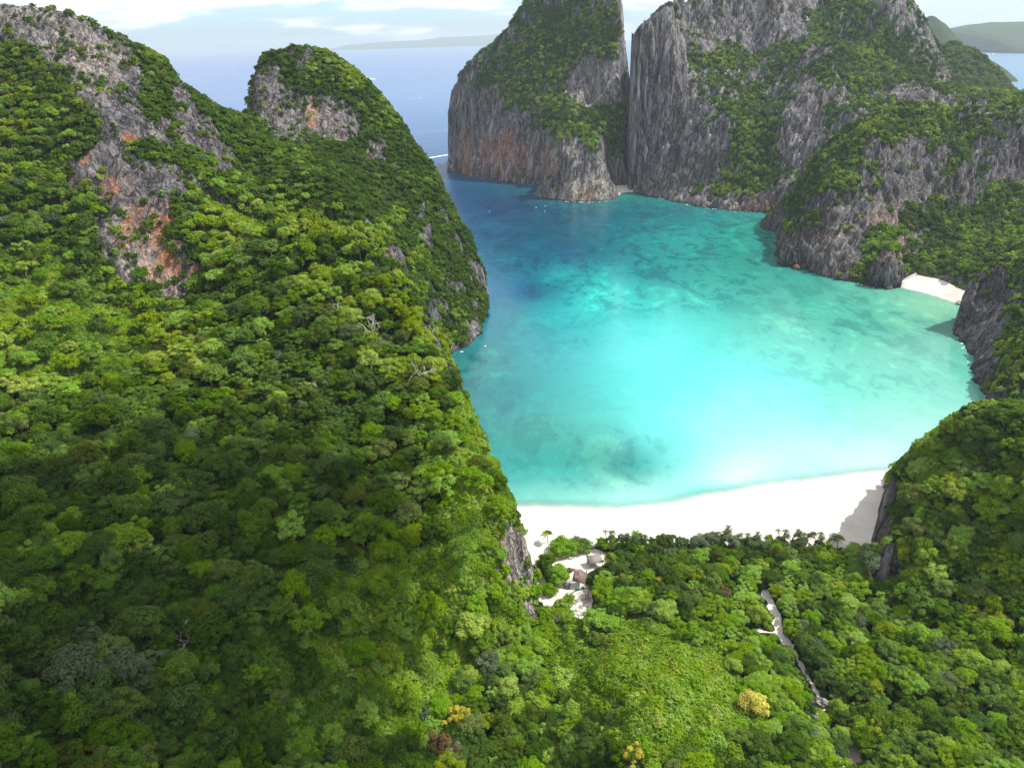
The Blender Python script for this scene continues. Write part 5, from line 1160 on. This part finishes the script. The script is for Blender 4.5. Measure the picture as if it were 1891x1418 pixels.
# ------------------------------------------------------------------ boats, wakes, buoys, surf
def hull_np(L, B, D):
    xs = np.linspace(-.5, .5, 13); V = []
    for u in xs:
        w = B * .5 * (1 - max(0, (u - .05) / .45) ** 2.2) + .01; sh = D * (1 + .35 * max(0, u) ** 2 * 4)
        V += [(u * L, -w, sh), (u * L, -w * .78, D * .15), (u * L, 0, -D * .35 * (1 - max(0, u) * 1.6)), (u * L, w * .78, D * .15), (u * L, w, sh), (u * L, w * .86, sh - .08), (u * L, 0, sh - .14), (u * L, -w * .86, sh - .08)]
    n = 8; Fc = [[i * n + j, i * n + (j + 1) % n, (i + 1) * n + (j + 1) % n, (i + 1) * n + j] for i in range(12) for j in range(n)]
    V = np.array(V); Fc = [np.array(Fc), np.array([list(range(n))[::-1], [12 * n + j for j in range(n)]])]
    return V, Fc
def wake(P0, heading, L, W0, W1, bend, label):
    n = 60; s = np.linspace(0, 1, n); d = np.array([math.cos(heading), math.sin(heading)]); nn = np.array([-d[1], d[0]])
    c = np.array(P0[:2])[None] - d[None] * (s * L)[:, None] + nn[None] * (bend * L * s ** 2)[:, None]
    w = (W0 + (W1 - W0) * s) * (1 + .5 * fbm(s * 30, s * 0 + L, 3, 3, 5)) * (1 - .75 * s); m = (w * .5)[:, None] * nn[None]
    V = np.c_[np.r_[c - m, c + m], np.full(2 * n, .12)]
    k = np.arange(n - 1); keep = fbm(k * .9, k * 0 + L * .37, 2.3, 2, 8) > -.55 + .9 * s[:-1] ** 2 - .25
    Fc = np.stack([k, k + 1, n + k + 1, n + k], -1)[keep]
    tag(link('wake', mesh_np('wake', V, Fc, M_FOAM)), label, None, None, 'stuff')
def boat(px, py, L, heading, label, wk=None, cabin=True):
    p = at_z(px, py, 0); t = empty('speedboat', p, heading); tag(t, label, 'boat', 'boats out on the open sea')
    v, f = hull_np(L, L * .28, L * .11); link('hull', mesh_np('boat_hull', v, f, M_WHITE, True), t)
    if cabin:
        v, f = box_np(-.22 * L, .12 * L, -.10 * L, .10 * L, .09 * L, .19 * L); v[4:6, 0] += .03 * L; v[[5, 6], 0] -= .05 * L; link('cabin', mesh_np('boat_cabin', v, f, M_DARKGLASS), t)
        v, f = box_np(-.26 * L, .08 * L, -.115 * L, .115 * L, .192 * L, .206 * L); link('canopy', mesh_np('boat_canopy', v, f, M_WHITE), t)
    if wk: wake(p - np.array([math.cos(heading), math.sin(heading), 0]) * L * .4, heading, *wk)
boat(372, 146, 17, -.25, 'white speedboat with a long wake between the left hill and the headland', (170, 9, 16, .12, 'white wake behind the speedboat left of the headland'))
boat(435, 124, 18, -1.15, 'white speedboat heading for the headland from the horizon', (320, 12, 26, -.10, 'pale wake behind the boat nearer the horizon'))
boat(697, 147, 20, -1.0, 'white speedboat at the head of a curved wake right of the headland', (330, 14, 30, .28, 'curved white wake right of the headland'))
boat(411, 180, 12, .2, 'small white boat close to the saddle of the left hill', (30, 4, 6, 0, 'short white wash behind the small boat by the saddle'))
boat(773, 182, 13, .1, 'small white boat halfway between headland and tower', (40, 4, 8, 0, 'short white wash behind the boat between headland and tower'))
boat(793, 105, 26, .05, 'distant white boat near the horizon beside the tower', (160, 8, 16, .02, 'thin distant wake near the horizon'))
boat(393, 117, 22, 2.6, 'dark distant boat near the horizon above the saddle', None)
boat(1830, 102, 34, .1, 'white boat in the strait beyond the wooded shoulder', (110, 12, 20, .05, 'white wash of the boat in the strait'))
_p = at_z(842, 284, 0); wake(_p, .75, 130, 5, 11, -.05, 'white wake running behind the tower from the open sea')
_p = at_z(830, 240, 0); wake(_p, .3, 150, 1.2, 2.5, -.05, 'faint older wake across the open sea beside the tower')
for i, (px, py) in enumerate([(989,358),(1007,381),(990,384),(1006,391),(904,391),(896,640)]):
    p = at_z(px, py, 0); t = empty('mooring_buoy', p, i, .62); tag(t, 'small white mooring buoy on the dark water in front of the tower' if i < 5 else 'lone white mooring buoy near the headland foot', 'buoy', 'mooring buoys at the bay mouth' if i < 5 else None)
    v, f = rock_np(1, .85, .85, .6, 0.0, 14, 9); o = link('float', mesh_np('buoy_float', v, f, M_BUOY, True), t); o.location = (0, 0, .25)
    link('mast', mesh_np('buoy_mast', *bar_np((0, 0, .6), (0, 0, 1.7), .09), M_BUOY), t)
def surf():
    V, Fc, n = [], [], 0
    for line, dens in (([(852,320),(872,327),(905,332),(950,337),(990,342)], .8), ([(1036,371),(1055,373),(1085,374),(1118,372)], .8), ([(1190,359),(1250,374),(1300,384),(1340,389),(1435,395)], .45), ([(1500,505),(1560,518),(1600,525),(1640,533)], .5), ([(1438,430),(1440,470)], .3), ([(845,655),(880,630),(902,585)], .12), ([(1772,622),(1796,680)], .25)):
        for a, b in zip(line[:-1], line[1:]):
            A, B = at_z(*a, 0), at_z(*b, 0); L = np.linalg.norm(B - A)
            for _ in range(int(L * dens)):
                if rg.uniform() < .45: continue
                c = A + (B - A) * rg.uniform() + np.array([rg.normal() * .8, rg.normal() * .9 - .8, .05]); m = 7; th = np.arange(m) * 2 * math.pi / m
                rr = rg.uniform(.25, .95) * rg.uniform(.6, 1.3, m); V.append(c + np.stack([rr * 1.5 * np.cos(th), rr * .7 * np.sin(th), 0 * th], -1)); Fc.append(np.arange(m) + n); n += m
    tag(link('sea_foam', mesh_np('sea_foam', np.concatenate(V), np.array(Fc), M_FOAM)), 'broken white foam along the foot of the cliffs', None, None, 'stuff')
surf()
# ------------------------------------------------------------------ unseen cloud above the frame, added to shade the lower left hillside
def cloud(center_ground, alt, rx, ry, label, seed):
    c = np.array(center_ground, float); c = c + SUN * ((alt - c[2]) / SUN[2]); r = np.random.default_rng(seed); V, Fc, n = [], [], 0
    for i in range(760):
        q = math.sqrt(r.uniform()) * 1.28
        if q > .8 and r.uniform() < (q - .8) * 1.5: continue
        a = r.uniform(0, 6.283); x, y = q * math.cos(a), q * math.sin(a); edge = max(0.0, 1 - q)
        s = (4.5 + 15 * edge) * r.uniform(.6, 1.3) * (rx / 95)
        if q > .8: s *= 1.0 - .8 * (q - .8)
        v, f = rock_np(seed + i, s * 1.3, s * 1.2, s * .8, .25, 12, 8); V.append(v + c + np.array([x * rx, y * ry, r.uniform(-.2, 1.0) * 12 * (.3 + edge)])); Fc.append(f + n); n += len(v)
    tag(link('cloud', mesh_np('cloud', np.concatenate(V), np.concatenate(Fc), M_CLOUD, True)), label, None, None, 'stuff')
cloud((-78, 132, 48), 620, 72, 66, 'unseen white cloud shading the lower left hillside', 900)
# ------------------------------------------------------------------ haze: one closed box of even sea air round the whole scene
def build_haze():
    x0, x1, y0, y1, z0, z1 = -26500, 26500, -700, 22500, -11, 262
    V = [(x, y, z) for z in (z0, z1) for x, y in ((x0, y0), (x1, y0), (x1, y1), (x0, y1))]
    Fc = [(3, 2, 1, 0), (4, 5, 6, 7), (0, 1, 5, 4), (1, 2, 6, 5), (2, 3, 7, 6), (3, 0, 4, 7)]
    m = bpy.data.materials.new('sea_air'); m.use_nodes = True; nt = m.node_tree; nt.nodes.clear()
    v = nt.nodes.new('ShaderNodeVolumePrincipled'); o = nt.nodes.new('ShaderNodeOutputMaterial'); nt.links.new(v.outputs[0], o.inputs['Volume'])
    v.inputs['Color'].default_value = (.72, .86, 1.0, 1); v.inputs['Density'].default_value = 7.0e-5; v.inputs['Anisotropy'].default_value = .2
    tag(link('haze', mesh_np('haze', V, np.array(Fc), m)), 'pale sea haze over the bay and open water', None, None, 'stuff')
build_haze()
